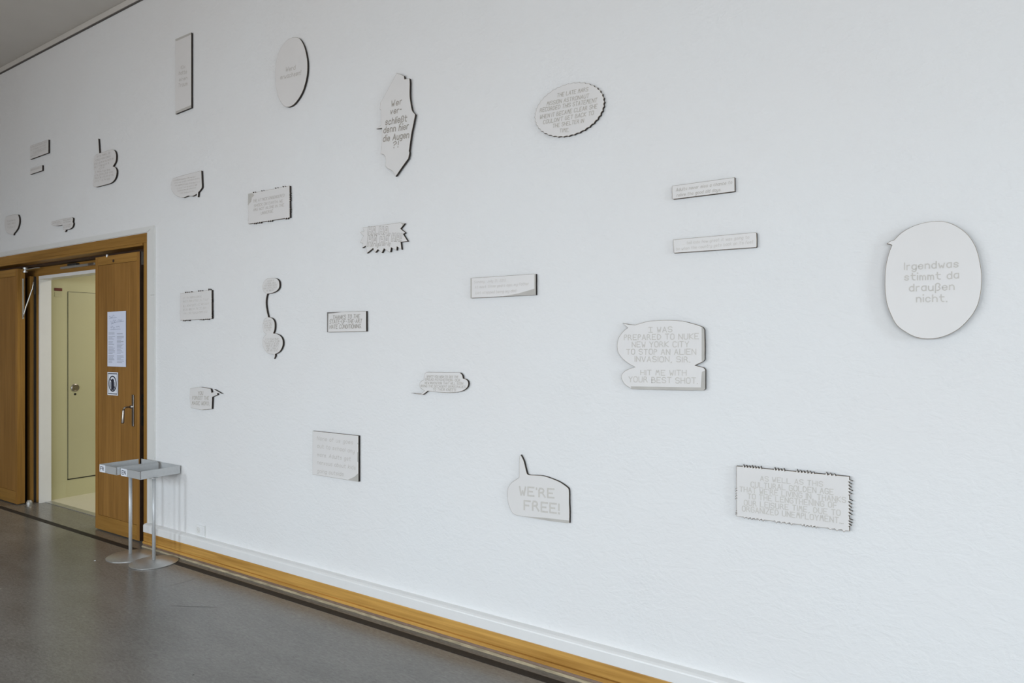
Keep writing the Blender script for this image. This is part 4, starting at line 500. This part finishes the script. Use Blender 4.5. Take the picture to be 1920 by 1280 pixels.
{'name': 'speech_bubble_plaque', 'label': 'big round bubble plaque at far right, Irgendwas stimmt da draußen nicht', 'cat': 'plaque', 'c': (-0.0971, 1.772), 'o': [(-0.1358, 0.1379), (-0.1328, 0.1372), (-0.13, 0.1364), (-0.1277, 0.1356), (-0.1261, 0.1348), (-0.1248, 0.1338), (-0.1236, 0.1328), (-0.1224, 0.1318), (-0.1253, 0.1233), (-0.1282, 0.115), (-0.131, 0.1064), (-0.1336, 0.097), (-0.136, 0.0869), (-0.1383, 0.0763), (-0.1403, 0.0649), (-0.1419, 0.0524), (-0.1431, 0.0385), (-0.144, 0.0233), (-0.1445, 0.0077), (-0.1445, -0.0077), (-0.144, -0.0232), (-0.143, -0.0389), (-0.1416, -0.0541), (-0.1396, -0.0682), (-0.1372, -0.0807), (-0.1342, -0.0921), (-0.1308, -0.1029), (-0.127, -0.1136), (-0.1228, -0.1246), (-0.1182, -0.1356), (-0.1131, -0.146), (-0.1073, -0.1552), (-0.1008, -0.1631), (-0.0935, -0.1699), (-0.0859, -0.1759), (-0.0782, -0.1816), (-0.0706, -0.187), (-0.0628, -0.1919), (-0.0547, -0.1962), (-0.0462, -0.1996), (-0.0372, -0.2022), (-0.0278, -0.204), (-0.0182, -0.205), (-0.0084, -0.2053), (0.0014, -0.2049), (0.0114, -0.2039), (0.0215, -0.202), (0.0318, -0.1989), (0.0425, -0.1946), (0.0535, -0.1892), (0.0642, -0.1829), (0.0742, -0.1759), (0.0833, -0.1681), (0.0918, -0.1595), (0.0997, -0.1503), (0.107, -0.1407), (0.1138, -0.1308), (0.1201, -0.1206), (0.1257, -0.1099), (0.1305, -0.0987), (0.1343, -0.0871), (0.1373, -0.0751), (0.1396, -0.0626), (0.1415, -0.0497), (0.143, -0.0362), (0.144, -0.022), (0.1445, -0.0077), (0.1444, 0.0066), (0.1435, 0.021), (0.142, 0.0356), (0.14, 0.0499), (0.1378, 0.0634), (0.1355, 0.0759), (0.1329, 0.0878), (0.1299, 0.0991), (0.1261, 0.1102), (0.1214, 0.1212), (0.116, 0.1319), (0.1101, 0.142), (0.104, 0.1511), (0.0977, 0.1591), (0.0911, 0.1662), (0.0842, 0.1725), (0.0772, 0.1785), (0.07, 0.1841), (0.0625, 0.1893), (0.0549, 0.1938), (0.047, 0.1976), (0.0391, 0.2006), (0.0312, 0.2029), (0.0227, 0.2045), (0.0133, 0.2053), (0.0022, 0.2053), (-0.01, 0.2045), (-0.0223, 0.203), (-0.0335, 0.2011), (-0.0433, 0.1986), (-0.0523, 0.1956), (-0.0607, 0.1922), (-0.0685, 0.1886), (-0.0757, 0.185), (-0.0823, 0.1811), (-0.0884, 0.177), (-0.0943, 0.1724), (-0.1001, 0.1668), (-0.1058, 0.1604), (-0.111, 0.1544), (-0.1155, 0.15), (-0.1186, 0.1485), (-0.1217, 0.148), (-0.1247, 0.1477), (-0.1277, 0.1468), (-0.1305, 0.1451), (-0.1332, 0.1431), (-0.1359, 0.1408), (-0.1386, 0.1387)], 't': [('Irgendwas', -0.0823, 0.0532, 0.0778, 0.0532, 0.024, 0), ('stimmt da', -0.0823, 0.0149, 0.0787, 0.0145, 0.024, 0), ('draußen', -0.0669, -0.024, 0.0658, -0.0239, 0.0241, 0), ('nicht.', -0.0455, -0.0629, 0.044, -0.0644, 0.0241, 0)], 's': [], 'tone': 3, 'w': 0.125},
{'name': 'speech_bubble_plaque', 'label': 'white bubble plaque with a tall spike tail on top, reading We are free', 'cat': 'plaque', 'c': (-1.7194, 0.8546), 'o': [(-0.0982, 0.148), (-0.0999, 0.1456), (-0.1014, 0.1429), (-0.1023, 0.1396), (-0.1031, 0.132), (-0.1036, 0.1223), (-0.104, 0.1114), (-0.1043, 0.1002), (-0.1046, 0.0878), (-0.1047, 0.074), (-0.1049, 0.061), (-0.1051, 0.051), (-0.1052, 0.0472), (-0.1052, 0.0438), (-0.1058, 0.0407), (-0.1074, 0.0376), (-0.1104, 0.0347), (-0.1144, 0.032), (-0.119, 0.0292), (-0.1239, 0.026), (-0.1302, 0.0219), (-0.1375, 0.0173), (-0.1449, 0.0122), (-0.1515, 0.0065), (-0.1574, 0.0002), (-0.163, -0.0066), (-0.1678, -0.0141), (-0.1714, -0.0223), (-0.1738, -0.0315), (-0.1751, -0.0416), (-0.1756, -0.052), (-0.1753, -0.0625), (-0.1745, -0.0731), (-0.1729, -0.0839), (-0.1705, -0.0945), (-0.1674, -0.1045), (-0.1634, -0.114), (-0.1585, -0.1233), (-0.1531, -0.1316), (-0.1475, -0.1382), (-0.1422, -0.1429), (-0.1369, -0.146), (-0.131, -0.1479), (-0.1239, -0.1491), (-0.1091, -0.1501), (-0.0905, -0.1504), (-0.0692, -0.1503), (-0.0463, -0.1503), (-0.0201, -0.1505), (0.0091, -0.1506), (0.0388, -0.1506), (0.0663, -0.1504), (0.0905, -0.1499), (0.113, -0.1491), (0.1348, -0.1482), (0.157, -0.1474), (0.1748, -0.1445), (0.175, -0.1319), (0.1753, -0.1193), (0.1755, -0.1066), (0.1756, -0.0941), (0.1753, -0.0817), (0.1748, -0.0694), (0.1742, -0.0571), (0.1738, -0.0443), (0.1736, -0.03), (0.1737, -0.0147), (0.1734, -0.0006), (0.1724, 0.0102), (0.1708, 0.0145), (0.1682, 0.0177), (0.1647, 0.0203), (0.1606, 0.0229), (0.1533, 0.0272), (0.1441, 0.032), (0.1342, 0.0367), (0.1247, 0.0407), (0.116, 0.0438), (0.1075, 0.0463), (0.0985, 0.0486), (0.0884, 0.0509), (0.0764, 0.0536), (0.0631, 0.0563), (0.0495, 0.0587), (0.0367, 0.0603), (0.0248, 0.0609), (0.0134, 0.0607), (0.0024, 0.0602), (-0.0083, 0.0596), (-0.0193, 0.0589), (-0.0303, 0.0578), (-0.0403, 0.057), (-0.0482, 0.057), (-0.0523, 0.0575), (-0.0558, 0.0586), (-0.0587, 0.0606), (-0.0609, 0.0638), (-0.0648, 0.0748), (-0.0691, 0.0899), (-0.0735, 0.1058), (-0.0779, 0.1191), (-0.0823, 0.1283), (-0.087, 0.136), (-0.0918, 0.1432), (-0.0965, 0.1506)], 't': [("WE'RE", -0.1023, -0.0273, 0.092, -0.0168, 0.0403, 0), ('FREE!', -0.0752, -0.0925, 0.1193, -0.0844, 0.0433, 0)], 's': [[(-0.0848, -0.1492), (0.0293, -0.1397), (0.1731, -0.1335), (0.1748, -0.1445), (0.157, -0.1474), (0.0663, -0.1504), (-0.0463, -0.1503)]], 'tone': 3, 'w': 0.16},
{'name': 'caption_plaque', 'label': 'large rectangular plaque with tooth-notched edges at lower right, about organized unemployment', 'cat': 'plaque', 'c': (-0.5625, 0.9535), 'o': [(-0.2098, 0.0147), (-0.2093, 0.0127), (-0.2082, 0.0109), (-0.2149, 0.0076), (-0.2097, 0.0045), (-0.2091, 0.0025), (-0.2079, 0.0007), (-0.2159, -0.0026), (-0.2097, -0.0057), (-0.2093, -0.0077), (-0.2085, -0.0096), (-0.2137, -0.0129), (-0.2096, -0.0159), (-0.2091, -0.0179), (-0.2081, -0.0198), (-0.2147, -0.0231), (-0.2096, -0.0261), (-0.209, -0.0282), (-0.2077, -0.03), (-0.2158, -0.0333), (-0.2096, -0.0363), (-0.2094, -0.0772), (-0.209, -0.0786), (-0.2082, -0.0798), (-0.2134, -0.082), (-0.2093, -0.084), (-0.2088, -0.0854), (-0.2078, -0.0866), (-0.2144, -0.0888), (-0.2093, -0.0908), (-0.2087, -0.0922), (-0.2074, -0.0934), (-0.2155, -0.0956), (-0.2093, -0.0976), (-0.2093, -0.1037), (-0.1886, -0.1036), (-0.1857, -0.1031), (-0.1831, -0.1021), (-0.1784, -0.1084), (-0.1741, -0.1035), (-0.1712, -0.1029), (-0.1686, -0.1016), (-0.1639, -0.1096), (-0.1596, -0.1034), (-0.1567, -0.1026), (-0.1541, -0.1011), (-0.1494, -0.1108), (-0.1451, -0.1033), (-0.1422, -0.1028), (-0.1396, -0.1018), (-0.1349, -0.1081), (-0.1306, -0.1032), (-0.1277, -0.1026), (-0.1251, -0.1013), (-0.1204, -0.1093), (-0.1161, -0.1031), (-0.1132, -0.1023), (-0.1106, -0.1008), (-0.1059, -0.1105), (-0.1016, -0.103), (-0.0685, -0.1028), (-0.0647, -0.102), (-0.0614, -0.1005), (-0.0554, -0.1101), (-0.0498, -0.1026), (-0.0461, -0.1021), (-0.0428, -0.1011), (-0.0367, -0.1074), (-0.0312, -0.1025), (-0.0275, -0.1019), (-0.0241, -0.1006), (-0.0181, -0.1085), (-0.0126, -0.1024), (-0.0088, -0.1016), (-0.0055, -0.1001), (0.0005, -0.1097), (0.0061, -0.1022), (0.0309, -0.1021), (0.0334, -0.1014), (0.0356, -0.1002), (0.0397, -0.1081), (0.0433, -0.102), (0.0458, -0.1012), (0.0481, -0.0997), (0.0521, -0.1094), (0.0558, -0.1019), (0.0582, -0.1014), (0.0605, -0.1004), (0.0645, -0.1067), (0.0682, -0.1018), (0.0707, -0.1012), (0.0729, -0.0999), (0.0769, -0.1079), (0.0806, -0.1017), (0.0831, -0.101), (0.0853, -0.0995), (0.0894, -0.1091), (0.093, -0.1016), (0.122, -0.1014), (0.1267, -0.1009), (0.1309, -0.0999), (0.1385, -0.1061), (0.1455, -0.1013), (0.1502, -0.1006), (0.1544, -0.0994), (0.162, -0.1073), (0.169, -0.1011), (0.1736, -0.1003), (0.1779, -0.0988), (0.1854, -0.1084), (0.1924, -0.1009), (0.2048, -0.1008), (0.2048, -0.0866), (0.2041, -0.0846), (0.2026, -0.0828), (0.212, -0.0795), (0.2048, -0.0765), (0.2039, -0.0744), (0.202, -0.0726), (0.214, -0.0693), (0.2048, -0.0663), (0.2036, -0.0643), (0.2014, -0.0624), (0.2159, -0.0591), (0.2047, -0.0561), (0.2047, -0.048), (0.2038, -0.0454), (0.2019, -0.0431), (0.2139, -0.0389), (0.2047, -0.035), (0.2036, -0.0324), (0.2013, -0.03), (0.2158, -0.0258), (0.2046, -0.022), (0.2039, -0.0194), (0.2025, -0.017), (0.2119, -0.0128), (0.2046, -0.009), (0.2037, -0.0064), (0.2018, -0.004), (0.2138, 0.0002), (0.2046, 0.0041), (0.2035, 0.0067), (0.2012, 0.009), (0.2157, 0.0132), (0.2046, 0.0171), (0.2045, 0.0293), (0.2036, 0.0317), (0.2018, 0.0339), (0.2137, 0.0378), (0.2045, 0.0415), (0.2034, 0.0439), (0.2011, 0.0461), (0.2156, 0.05), (0.2045, 0.0537), (0.2037, 0.0561), (0.2023, 0.0583), (0.2117, 0.0622), (0.2044, 0.0659), (0.2035, 0.0683), (0.2017, 0.0705), (0.2136, 0.0744), (0.2044, 0.0781), (0.2033, 0.0805), (0.201, 0.0827), (0.2155, 0.0866), (0.2044, 0.0903), (0.2043, 0.1025), (0.1629, 0.1023), (0.1601, 0.1017), (0.1577, 0.1005), (0.1532, 0.1079), (0.1491, 0.1022), (0.1463, 0.1015), (0.1438, 0.1), (0.1394, 0.1093), (0.1353, 0.1021), (0.1325, 0.1013), (0.13, 0.0995), (0.1255, 0.1108), (0.1214, 0.1021), (0.0883, 0.1019), (0.0859, 0.1013), (0.0838, 0.1002), (0.08, 0.1075), (0.0765, 0.1019), (0.0742, 0.1011), (0.0721, 0.0997), (0.0683, 0.109), (0.0648, 0.1018), (0.0625, 0.1009), (0.0603, 0.0992), (0.0565, 0.1105), (0.0531, 0.1018), (0.0507, 0.1012), (0.0486, 0.1), (0.0448, 0.1074), (0.0413, 0.1017), (0.039, 0.101), (0.0369, 0.0995), (0.0331, 0.1088), (0.0296, 0.1016), (0.0272, 0.1008), (0.0251, 0.099), (0.0213, 0.1103), (0.0178, 0.1016), (-0.0195, 0.1014), (-0.0218, 0.1005), (-0.0238, 0.0988), (-0.0275, 0.1101), (-0.0309, 0.1014), (-0.0332, 0.1008), (-0.0352, 0.0997), (-0.0389, 0.107), (-0.0423, 0.1013), (-0.0446, 0.1006), (-0.0466, 0.0992), (-0.0503, 0.1084), (-0.0537, 0.1013), (-0.056, 0.1004), (-0.058, 0.0986), (-0.0617, 0.1099), (-0.0651, 0.1012), (-0.1065, 0.101), (-0.1088, 0.1001), (-0.1108, 0.0984), (-0.1144, 0.1097), (-0.1178, 0.101), (-0.12, 0.1004), (-0.122, 0.0993), (-0.1257, 0.1066), (-0.129, 0.1009), (-0.1313, 0.1002), (-0.1333, 0.0988), (-0.1369, 0.108), (-0.1403, 0.1009), (-0.1425, 0.1), (-0.1445, 0.0982), (-0.1482, 0.1095), (-0.1515, 0.1008), (-0.1538, 0.1002), (-0.1558, 0.0991), (-0.1594, 0.1064), (-0.1628, 0.1008), (-0.165, 0.1), (-0.1671, 0.0986), (-0.1707, 0.1079), (-0.174, 0.1007), (-0.1763, 0.0998), (-0.1783, 0.0981), (-0.182, 0.1094), (-0.1853, 0.1007), (-0.2102, 0.1006)], 't': [('AS WELL AS THIS', -0.1159, 0.0603, 0.1132, 0.0642, 0.0185, 0), ('CULTURAL GOLDEN AGE', -0.1523, 0.0331, 0.1495, 0.0389, 0.0202, 0), ("THAT WE'RE LIVING IN, THANKS", -0.1963, 0.0091, 0.1921, 0.0139, 0.0196, 0), ('TO THE LENGTHENING OF', -0.1644, -0.0156, 0.1619, -0.0105, 0.0196, 0), ('OUR LEISURE TIME, DUE TO', -0.1786, -0.0435, 0.1735, -0.0371, 0.0202, 0), ('ORGANIZED UNEMPLOYMENT...', -0.1863, -0.0684, 0.1828, -0.065, 0.0207, 0)], 's': [], 'tone': 3, 'w': 0.12},
{'name': 'caption_plaque', 'label': 'small rectangular plaque with six faint lines at the far left, above a tiny strip plaque', 'cat': 'plaque', 'c': (-7.0628, 3.3259), 'o': [(-0.1871, -0.0626), (0.1851, -0.0585), (0.1871, 0.061), (-0.1871, 0.0626)], 't': [('~', -0.1723, 0.0454, 0.1558, 0.0445, 0.0097, 0), ('~', -0.1723, 0.0191, 0.1488, 0.02, 0.0097, 0), ('~', -0.117, -0.006, 0.1488, -0.0024, 0.0097, 0), ('~', -0.117, -0.0191, 0.1418, -0.0172, 0.0097, 0), ('~', -0.1723, -0.0369, -0.0149, -0.0413, 0.0098, 0)], 's': [], 'tone': 2, 'w': 0.11},
{'name': 'caption_plaque', 'label': 'tiny strip plaque at the far left, directly under the small rectangular one', 'cat': 'plaque', 'c': (-7.125, 3.1493), 'o': [(-0.1249, -0.0261), (0.1248, -0.0242), (0.1248, 0.0251), (-0.1212, 0.0261)], 't': [('~', -0.1138, 0.0119, 0.1048, 0.007, 0.0117, 0)], 's': [], 'tone': 2, 'w': 0.11},
{'name': 'speech_bubble_plaque', 'label': 'plaque of two stacked lobes with a thin straight stem rising from its top', 'cat': 'plaque', 'c': (-5.8732, 3.0474), 'o': [(-0.0973, 0.0748), (-0.1131, 0.0733), (-0.1296, 0.072), (-0.1448, 0.0703), (-0.1569, 0.0676), (-0.1638, 0.0641), (-0.169, 0.0594), (-0.173, 0.0537), (-0.1762, 0.0476), (-0.1784, 0.0411), (-0.1795, 0.034), (-0.1799, 0.0262), (-0.1801, 0.0176), (-0.1804, 0.0055), (-0.1806, -0.0088), (-0.1801, -0.0233), (-0.1785, -0.0361), (-0.1752, -0.0465), (-0.1706, -0.0555), (-0.1656, -0.0641), (-0.1608, -0.0729), (-0.1636, -0.0801), (-0.1663, -0.0872), (-0.1691, -0.0944), (-0.1723, -0.1019), (-0.1761, -0.1097), (-0.1804, -0.1177), (-0.1845, -0.1259), (-0.1878, -0.1342), (-0.1904, -0.1428), (-0.1925, -0.1518), (-0.1936, -0.1604), (-0.1932, -0.1679), (-0.191, -0.174), (-0.1874, -0.1792), (-0.1825, -0.1835), (-0.1762, -0.1873), (-0.1678, -0.1908), (-0.1578, -0.1938), (-0.1464, -0.1961), (-0.1339, -0.1976), (-0.1121, -0.1985), (-0.0856, -0.1988), (-0.0567, -0.1987), (-0.0278, -0.1986), (0.0024, -0.1987), (0.0345, -0.1988), (0.0651, -0.1984), (0.0908, -0.1971), (0.1079, -0.1948), (0.1233, -0.1914), (0.137, -0.1872), (0.149, -0.1824), (0.159, -0.1769), (0.1674, -0.1706), (0.1743, -0.1639), (0.1801, -0.1571), (0.1848, -0.1502), (0.1882, -0.1432), (0.1907, -0.1361), (0.1923, -0.1292), (0.1934, -0.1225), (0.1936, -0.116), (0.1929, -0.1096), (0.1909, -0.1033), (0.1876, -0.0969), (0.183, -0.0904), (0.1773, -0.0843), (0.1707, -0.079), (0.1628, -0.0748), (0.1536, -0.0713), (0.1439, -0.0682), (0.1345, -0.065), (0.1451, -0.0575), (0.1562, -0.0501), (0.1664, -0.0425), (0.1743, -0.0346), (0.1794, -0.026), (0.1824, -0.0169), (0.1841, -0.0078), (0.1851, 0.0007), (0.1856, 0.0087), (0.1851, 0.0164), (0.1838, 0.0237), (0.1815, 0.0307), (0.1783, 0.0376), (0.1741, 0.0442), (0.1691, 0.0503), (0.1635, 0.0556), (0.1574, 0.06), (0.1506, 0.0637), (0.1431, 0.0668), (0.1345, 0.0694), (0.1251, 0.0716), (0.1147, 0.0733), (0.1034, 0.0745), (0.0908, 0.0752), (0.0684, 0.0756), (0.0409, 0.0754), (0.0124, 0.0751), (-0.0128, 0.0749), (-0.0331, 0.0749), (-0.0512, 0.0749), (-0.0683, 0.0749), (-0.0859, 0.0749), (-0.1011, 0.1974), (-0.1095, 0.1988)], 't': [('~', -0.1186, 0.0484, 0.1091, 0.0511, 0.0136, 0), ('~', -0.1454, 0.022, 0.0981, 0.0231, 0.0135, 0), ('~', -0.1685, -0.0051, 0.1635, -0.0034, 0.0135, 0), ('~', -0.1646, -0.0323, 0.0761, -0.0313, 0.0136, 0), ('~', -0.0882, -0.0546, -0.0016, -0.0537, 0.0135, 0), ('~', -0.1569, -0.0735, 0.1054, -0.0876, 0.0136, 0), ('~', -0.1646, -0.101, 0.149, -0.1085, 0.0136, 0), ('~', -0.1646, -0.1239, 0.149, -0.1344, 0.0135, 0), ('~', -0.1646, -0.1487, 0.0944, -0.1585, 0.0135, 0)], 's': [], 'tone': 2, 'w': 0.11},
{'name': 'speech_bubble_plaque', 'label': 'half-round plaque with a flat slanting top and a small tail at lower right', 'cat': 'plaque', 'c': (-4.6993, 2.6844), 'o': [(-0.1676, 0.0824), (-0.171, 0.0805), (-0.1744, 0.0784), (-0.1777, 0.0754), (-0.1817, 0.071), (-0.186, 0.0656), (-0.1901, 0.0598), (-0.1931, 0.0538), (-0.1953, 0.0478), (-0.1968, 0.0416), (-0.1974, 0.0351), (-0.197, 0.0284), (-0.1957, 0.0213), (-0.1934, 0.0139), (-0.1901, 0.0064), (-0.1854, -0.0011), (-0.1793, -0.0087), (-0.1717, -0.0164), (-0.1633, -0.0238), (-0.1546, -0.0307), (-0.1458, -0.0369), (-0.1365, -0.0425), (-0.1267, -0.0477), (-0.1164, -0.0525), (-0.1054, -0.0569), (-0.0937, -0.0609), (-0.082, -0.0645), (-0.0709, -0.0675), (-0.0609, -0.0699), (-0.0514, -0.0716), (-0.0421, -0.0732), (-0.0327, -0.0748), (-0.0255, -0.0739), (-0.0182, -0.073), (-0.011, -0.072), (-0.0036, -0.0712), (0.0037, -0.0703), (0.0111, -0.0693), (0.0186, -0.0685), (0.026, -0.0684), (0.0333, -0.0691), (0.0407, -0.0705), (0.048, -0.0721), (0.0554, -0.0734), (0.0624, -0.0746), (0.0692, -0.0758), (0.0764, -0.0766), (0.0846, -0.0765), (0.0954, -0.075), (0.1077, -0.0724), (0.1207, -0.0695), (0.1334, -0.0667), (0.1341, -0.0715), (0.1348, -0.0765), (0.1356, -0.0811), (0.137, -0.0848), (0.1389, -0.0871), (0.1414, -0.0885), (0.1441, -0.0896), (0.1467, -0.0908), (0.1525, -0.0576), (0.1596, -0.0538), (0.1669, -0.0501), (0.1738, -0.0463), (0.18, -0.0424), (0.1854, -0.0389), (0.1903, -0.0356), (0.1943, -0.0316), (0.1967, -0.0259), (0.1974, -0.0162), (0.1967, -0.0041), (0.1954, 0.0096), (0.1942, 0.024), (0.1932, 0.0395), (0.192, 0.0563), (0.1908, 0.0737), (0.1896, 0.0908), (-0.0036, 0.0899), (-0.1642, 0.0844)], 't': [('~', -0.1623, 0.0648, 0.1244, 0.0582, 0.0085, 0), ('~', -0.1546, 0.0445, 0.1711, 0.0395, 0.0085, 0), ('~', -0.1393, 0.0253, 0.1711, 0.0147, 0.0084, 0), ('~', -0.1164, 0.001, 0.1424, -0.0024, 0.0084, 0), ('~', -0.1088, -0.017, 0.1244, -0.0209, 0.0084, 0), ('~', -0.0785, -0.0378, 0.1064, -0.0436, 0.0085, 0)], 's': [], 'tone': 2, 'w': 0.11},
{'name': 'speech_bubble_plaque', 'label': 'rounded bubble plaque with a small bottom tail at the far left edge, above the doors', 'cat': 'plaque', 'c': (-7.6478, 2.6894), 'o': [(0.1139, 0.0905), (0.0879, 0.0929), (0.0621, 0.0952), (0.0364, 0.0969), (0.0106, 0.0983), (-0.0154, 0.0994), (-0.0405, 0.1), (-0.0638, 0.0996), (-0.0858, 0.0985), (-0.1068, 0.0967), (-0.1254, 0.0938), (-0.14, 0.0893), (-0.1485, 0.0832), (-0.1539, 0.0751), (-0.1574, 0.0659), (-0.1605, 0.0567), (-0.1633, 0.0475), (-0.1653, 0.038), (-0.1662, 0.0281), (-0.1657, 0.0182), (-0.1637, 0.0081), (-0.1605, -0.0024), (-0.156, -0.0126), (-0.1503, -0.0223), (-0.1431, -0.0315), (-0.1346, -0.0403), (-0.1249, -0.0485), (-0.1145, -0.0558), (-0.1026, -0.0619), (-0.0894, -0.0672), (-0.0761, -0.0716), (-0.0638, -0.0755), (-0.0531, -0.0786), (-0.0433, -0.0809), (-0.0336, -0.0828), (-0.0235, -0.0846), (-0.0125, -0.0863), (-0.0013, -0.0877), (0.0102, -0.0889), (0.0215, -0.0903), (0.0344, -0.1), (0.0463, -0.0832), (0.0588, -0.0781), (0.0714, -0.0732), (0.0838, -0.068), (0.0957, -0.0621), (0.1076, -0.0556), (0.1194, -0.0486), (0.1303, -0.0409), (0.1398, -0.0323), (0.1479, -0.0222), (0.1549, -0.011), (0.1605, 0.0006), (0.1642, 0.0118), (0.1661, 0.0227), (0.1662, 0.0336), (0.1648, 0.0442), (0.1622, 0.0542), (0.1581, 0.0633), (0.1523, 0.0717), (0.1459, 0.0799), (0.1398, 0.0882)], 't': [('~', -0.0992, 0.0463, 0.0859, 0.0429, 0.0128, 0), ('~', -0.0891, 0.0173, 0.0859, 0.0153, 0.0128, 0), ('~', -0.0942, -0.0145, 0.081, -0.0225, 0.0129, 0)], 's': [], 'tone': 2, 'w': 0.11},
{'name': 'speech_bubble_plaque', 'label': 'small winged plaque with a hooked tail above the door frame', 'cat': 'plaque', 'c': (-6.6168, 2.5857), 'o': [(-0.2059, 0.0485), (-0.208, 0.043), (-0.2088, 0.038), (-0.2062, 0.0339), (-0.1957, 0.0284), (-0.1804, 0.0227), (-0.163, 0.0173), (-0.1459, 0.0131), (-0.1299, 0.0103), (-0.1136, 0.0085), (-0.0964, 0.0074), (-0.0779, 0.0066), (-0.0576, 0.0062), (-0.0358, 0.0063), (-0.0135, 0.0067), (0.0086, 0.0069), (0.0144, -0.0303), (0.0459, -0.041), (0.0517, -0.0591), (0.057, -0.0569), (0.0626, -0.0547), (0.0675, -0.0525), (0.0707, -0.0503), (0.0713, -0.0483), (0.0703, -0.0463), (0.0687, -0.0442), (0.0674, -0.0422), (0.101, -0.043), (0.1111, -0.043), (0.1211, -0.0432), (0.1312, -0.0431), (0.1418, -0.0421), (0.1535, -0.0403), (0.1661, -0.0379), (0.178, -0.0347), (0.1879, -0.0303), (0.1957, -0.024), (0.202, -0.0162), (0.2065, -0.0083), (0.2088, -0.0016), (0.2079, 0.0034), (0.2044, 0.0075), (0.1999, 0.0111), (0.1959, 0.015), (0.1981, 0.0224), (0.2006, 0.03), (0.2025, 0.0372), (0.2024, 0.0431), (0.1997, 0.0473), (0.195, 0.0502), (0.1897, 0.0526), (0.1847, 0.0553), (0.0061, 0.0591), (-0.2045, 0.0537)], 't': [('~', -0.1803, 0.0382, -0.0106, 0.0393, 0.0103, 0), ('~', -0.0948, 0.022, -0.0106, 0.0236, 0.0078, 0), ('~', 0.0269, 0.0434, 0.1782, 0.0418, 0.0101, 0), ('~', 0.0269, 0.0258, 0.1701, 0.0233, 0.0085, 0), ('~', 0.0269, -0.0034, 0.1863, -0.0013, 0.0085, 0), ('~', 0.031, -0.0194, 0.1701, -0.0171, 0.0085, 0)], 's': [], 'tone': 1, 'w': 0.11}]
TH, GAP0 = .0125, .004
def offset_in(P, d):
    n = len(P); out = []
    for i in range(n):
        a, b, c = Vector(P[i-1]), Vector(P[i]), Vector(P[(i+1) % n])
        e1, e2 = (b-a), (c-b)
        if e1.length < 1e-7: e1 = e2
        if e2.length < 1e-7: e2 = e1
        e1 = e1.normalized(); e2 = e2.normalized(); n1 = Vector((-e1.y, e1.x)); n2 = Vector((-e2.y, e2.x)); m = n1+n2
        if m.length < .2: m = n1
        m.normalize(); k = min(1.6, 1/max(.35, m.dot(n1))); dd = min(d, .35*min((b-a).length+1e-4, 10))
        out.append(tuple(b+m*k*min(d, dd+d*.5)))
    return out
for d in PLAQUES:
    GAP = .016 if 'big round' in d['label'] else (.008 if 'large' in d['label'] else GAP0)
    P = d['o']; Pn = []
    for p in P:
        if not Pn or math.hypot(p[0]-Pn[-1][0], p[1]-Pn[-1][1]) > 3e-4: Pn.append(p)
    P = Pn; cx, cz = d['c']; n = len(P)
    rim = .0014; I = offset_in(P, rim)
    bm = bmesh.new(); yb, yf = -GAP, -GAP-TH
    vb = [bm.verts.new((x, yb, z)) for x, z in P]; vf = [bm.verts.new((x, yf+.0006, z)) for x, z in P]; vi = [bm.verts.new((x, yf, z)) for x, z in I]
    for i in range(n):
        j = (i+1) % n
        f = bm.faces.new((vb[i], vb[j], vf[j], vf[i])); f.material_index = 1
        f = bm.faces.new((vf[i], vf[j], vi[j], vi[i])); f.material_index = 2
    fb = bm.faces.new(vb[::-1]); fb.material_index = 1
    ff = bm.faces.new(vi); ff.material_index = 0
    bm.normal_update(); bmesh.ops.triangulate(bm, faces=[fb, ff], ngon_method='EAR_CLIP')
    bo = link(d['name'], bm, [M_FACE, M_BURN, M_RIM], None, (cx, 0, cz))
    tag(bo, d['label'], d['cat'])
    dark = 'scorched' in d['label']
    if d['t']:
        bm = bmesh.new()
        for (s, x0, z0, x1, z1, hh, sl) in d['t']: line_of_text(bm, s, x0, z0, x1, z1, hh, sl, d['w']*1.25, yf-.0006)
        link('lettering', fixn(bm), TXT[d['tone']], bo)['kind'] = 'stuff'
    for q in d['s']:
        bm = bmesh.new(); f = bm.faces.new([bm.verts.new((x, yf-.0003, z)) for x, z in q]); bm.normal_update(); bmesh.ops.triangulate(bm, faces=[f], ngon_method='EAR_CLIP')
        link('smoke_stain', fixn(bm), M_SMOKED if dark else M_SMOKE, bo)
    # hidden batten that holds the board off the wall: sits where the outline is solid
    xs = [p[0] for p in P]; zs = [p[1] for p in P]
    def inside(x, z):
        c = False
        for i in range(n):
            (ax, az), (bx, bz) = P[i-1], P[i]
            if (az > z) != (bz > z) and x < (bx-ax)*(z-az)/(bz-az)+ax: c = not c
        return c
    rr = .012; best = None
    for gx in range(-6, 7):
        for gz in range(-6, 7):
            x, z = gx/7*(max(xs)-min(xs))/2, gz/7*(max(zs)-min(zs))/2
            if all(inside(x+a, z+b) for a in (-rr*2, rr*2) for b in (-rr*1.5, rr*1.5)):
                sc = x*x+z*z
                if best is None or sc < best[0]: best = (sc, x, z)
    if best: link('mounting_spacer', B((best[1]-rr, best[1]+rr, yb, .001, best[2]-rr*.8, best[2]+rr*.8)), M_SPACER, bo)
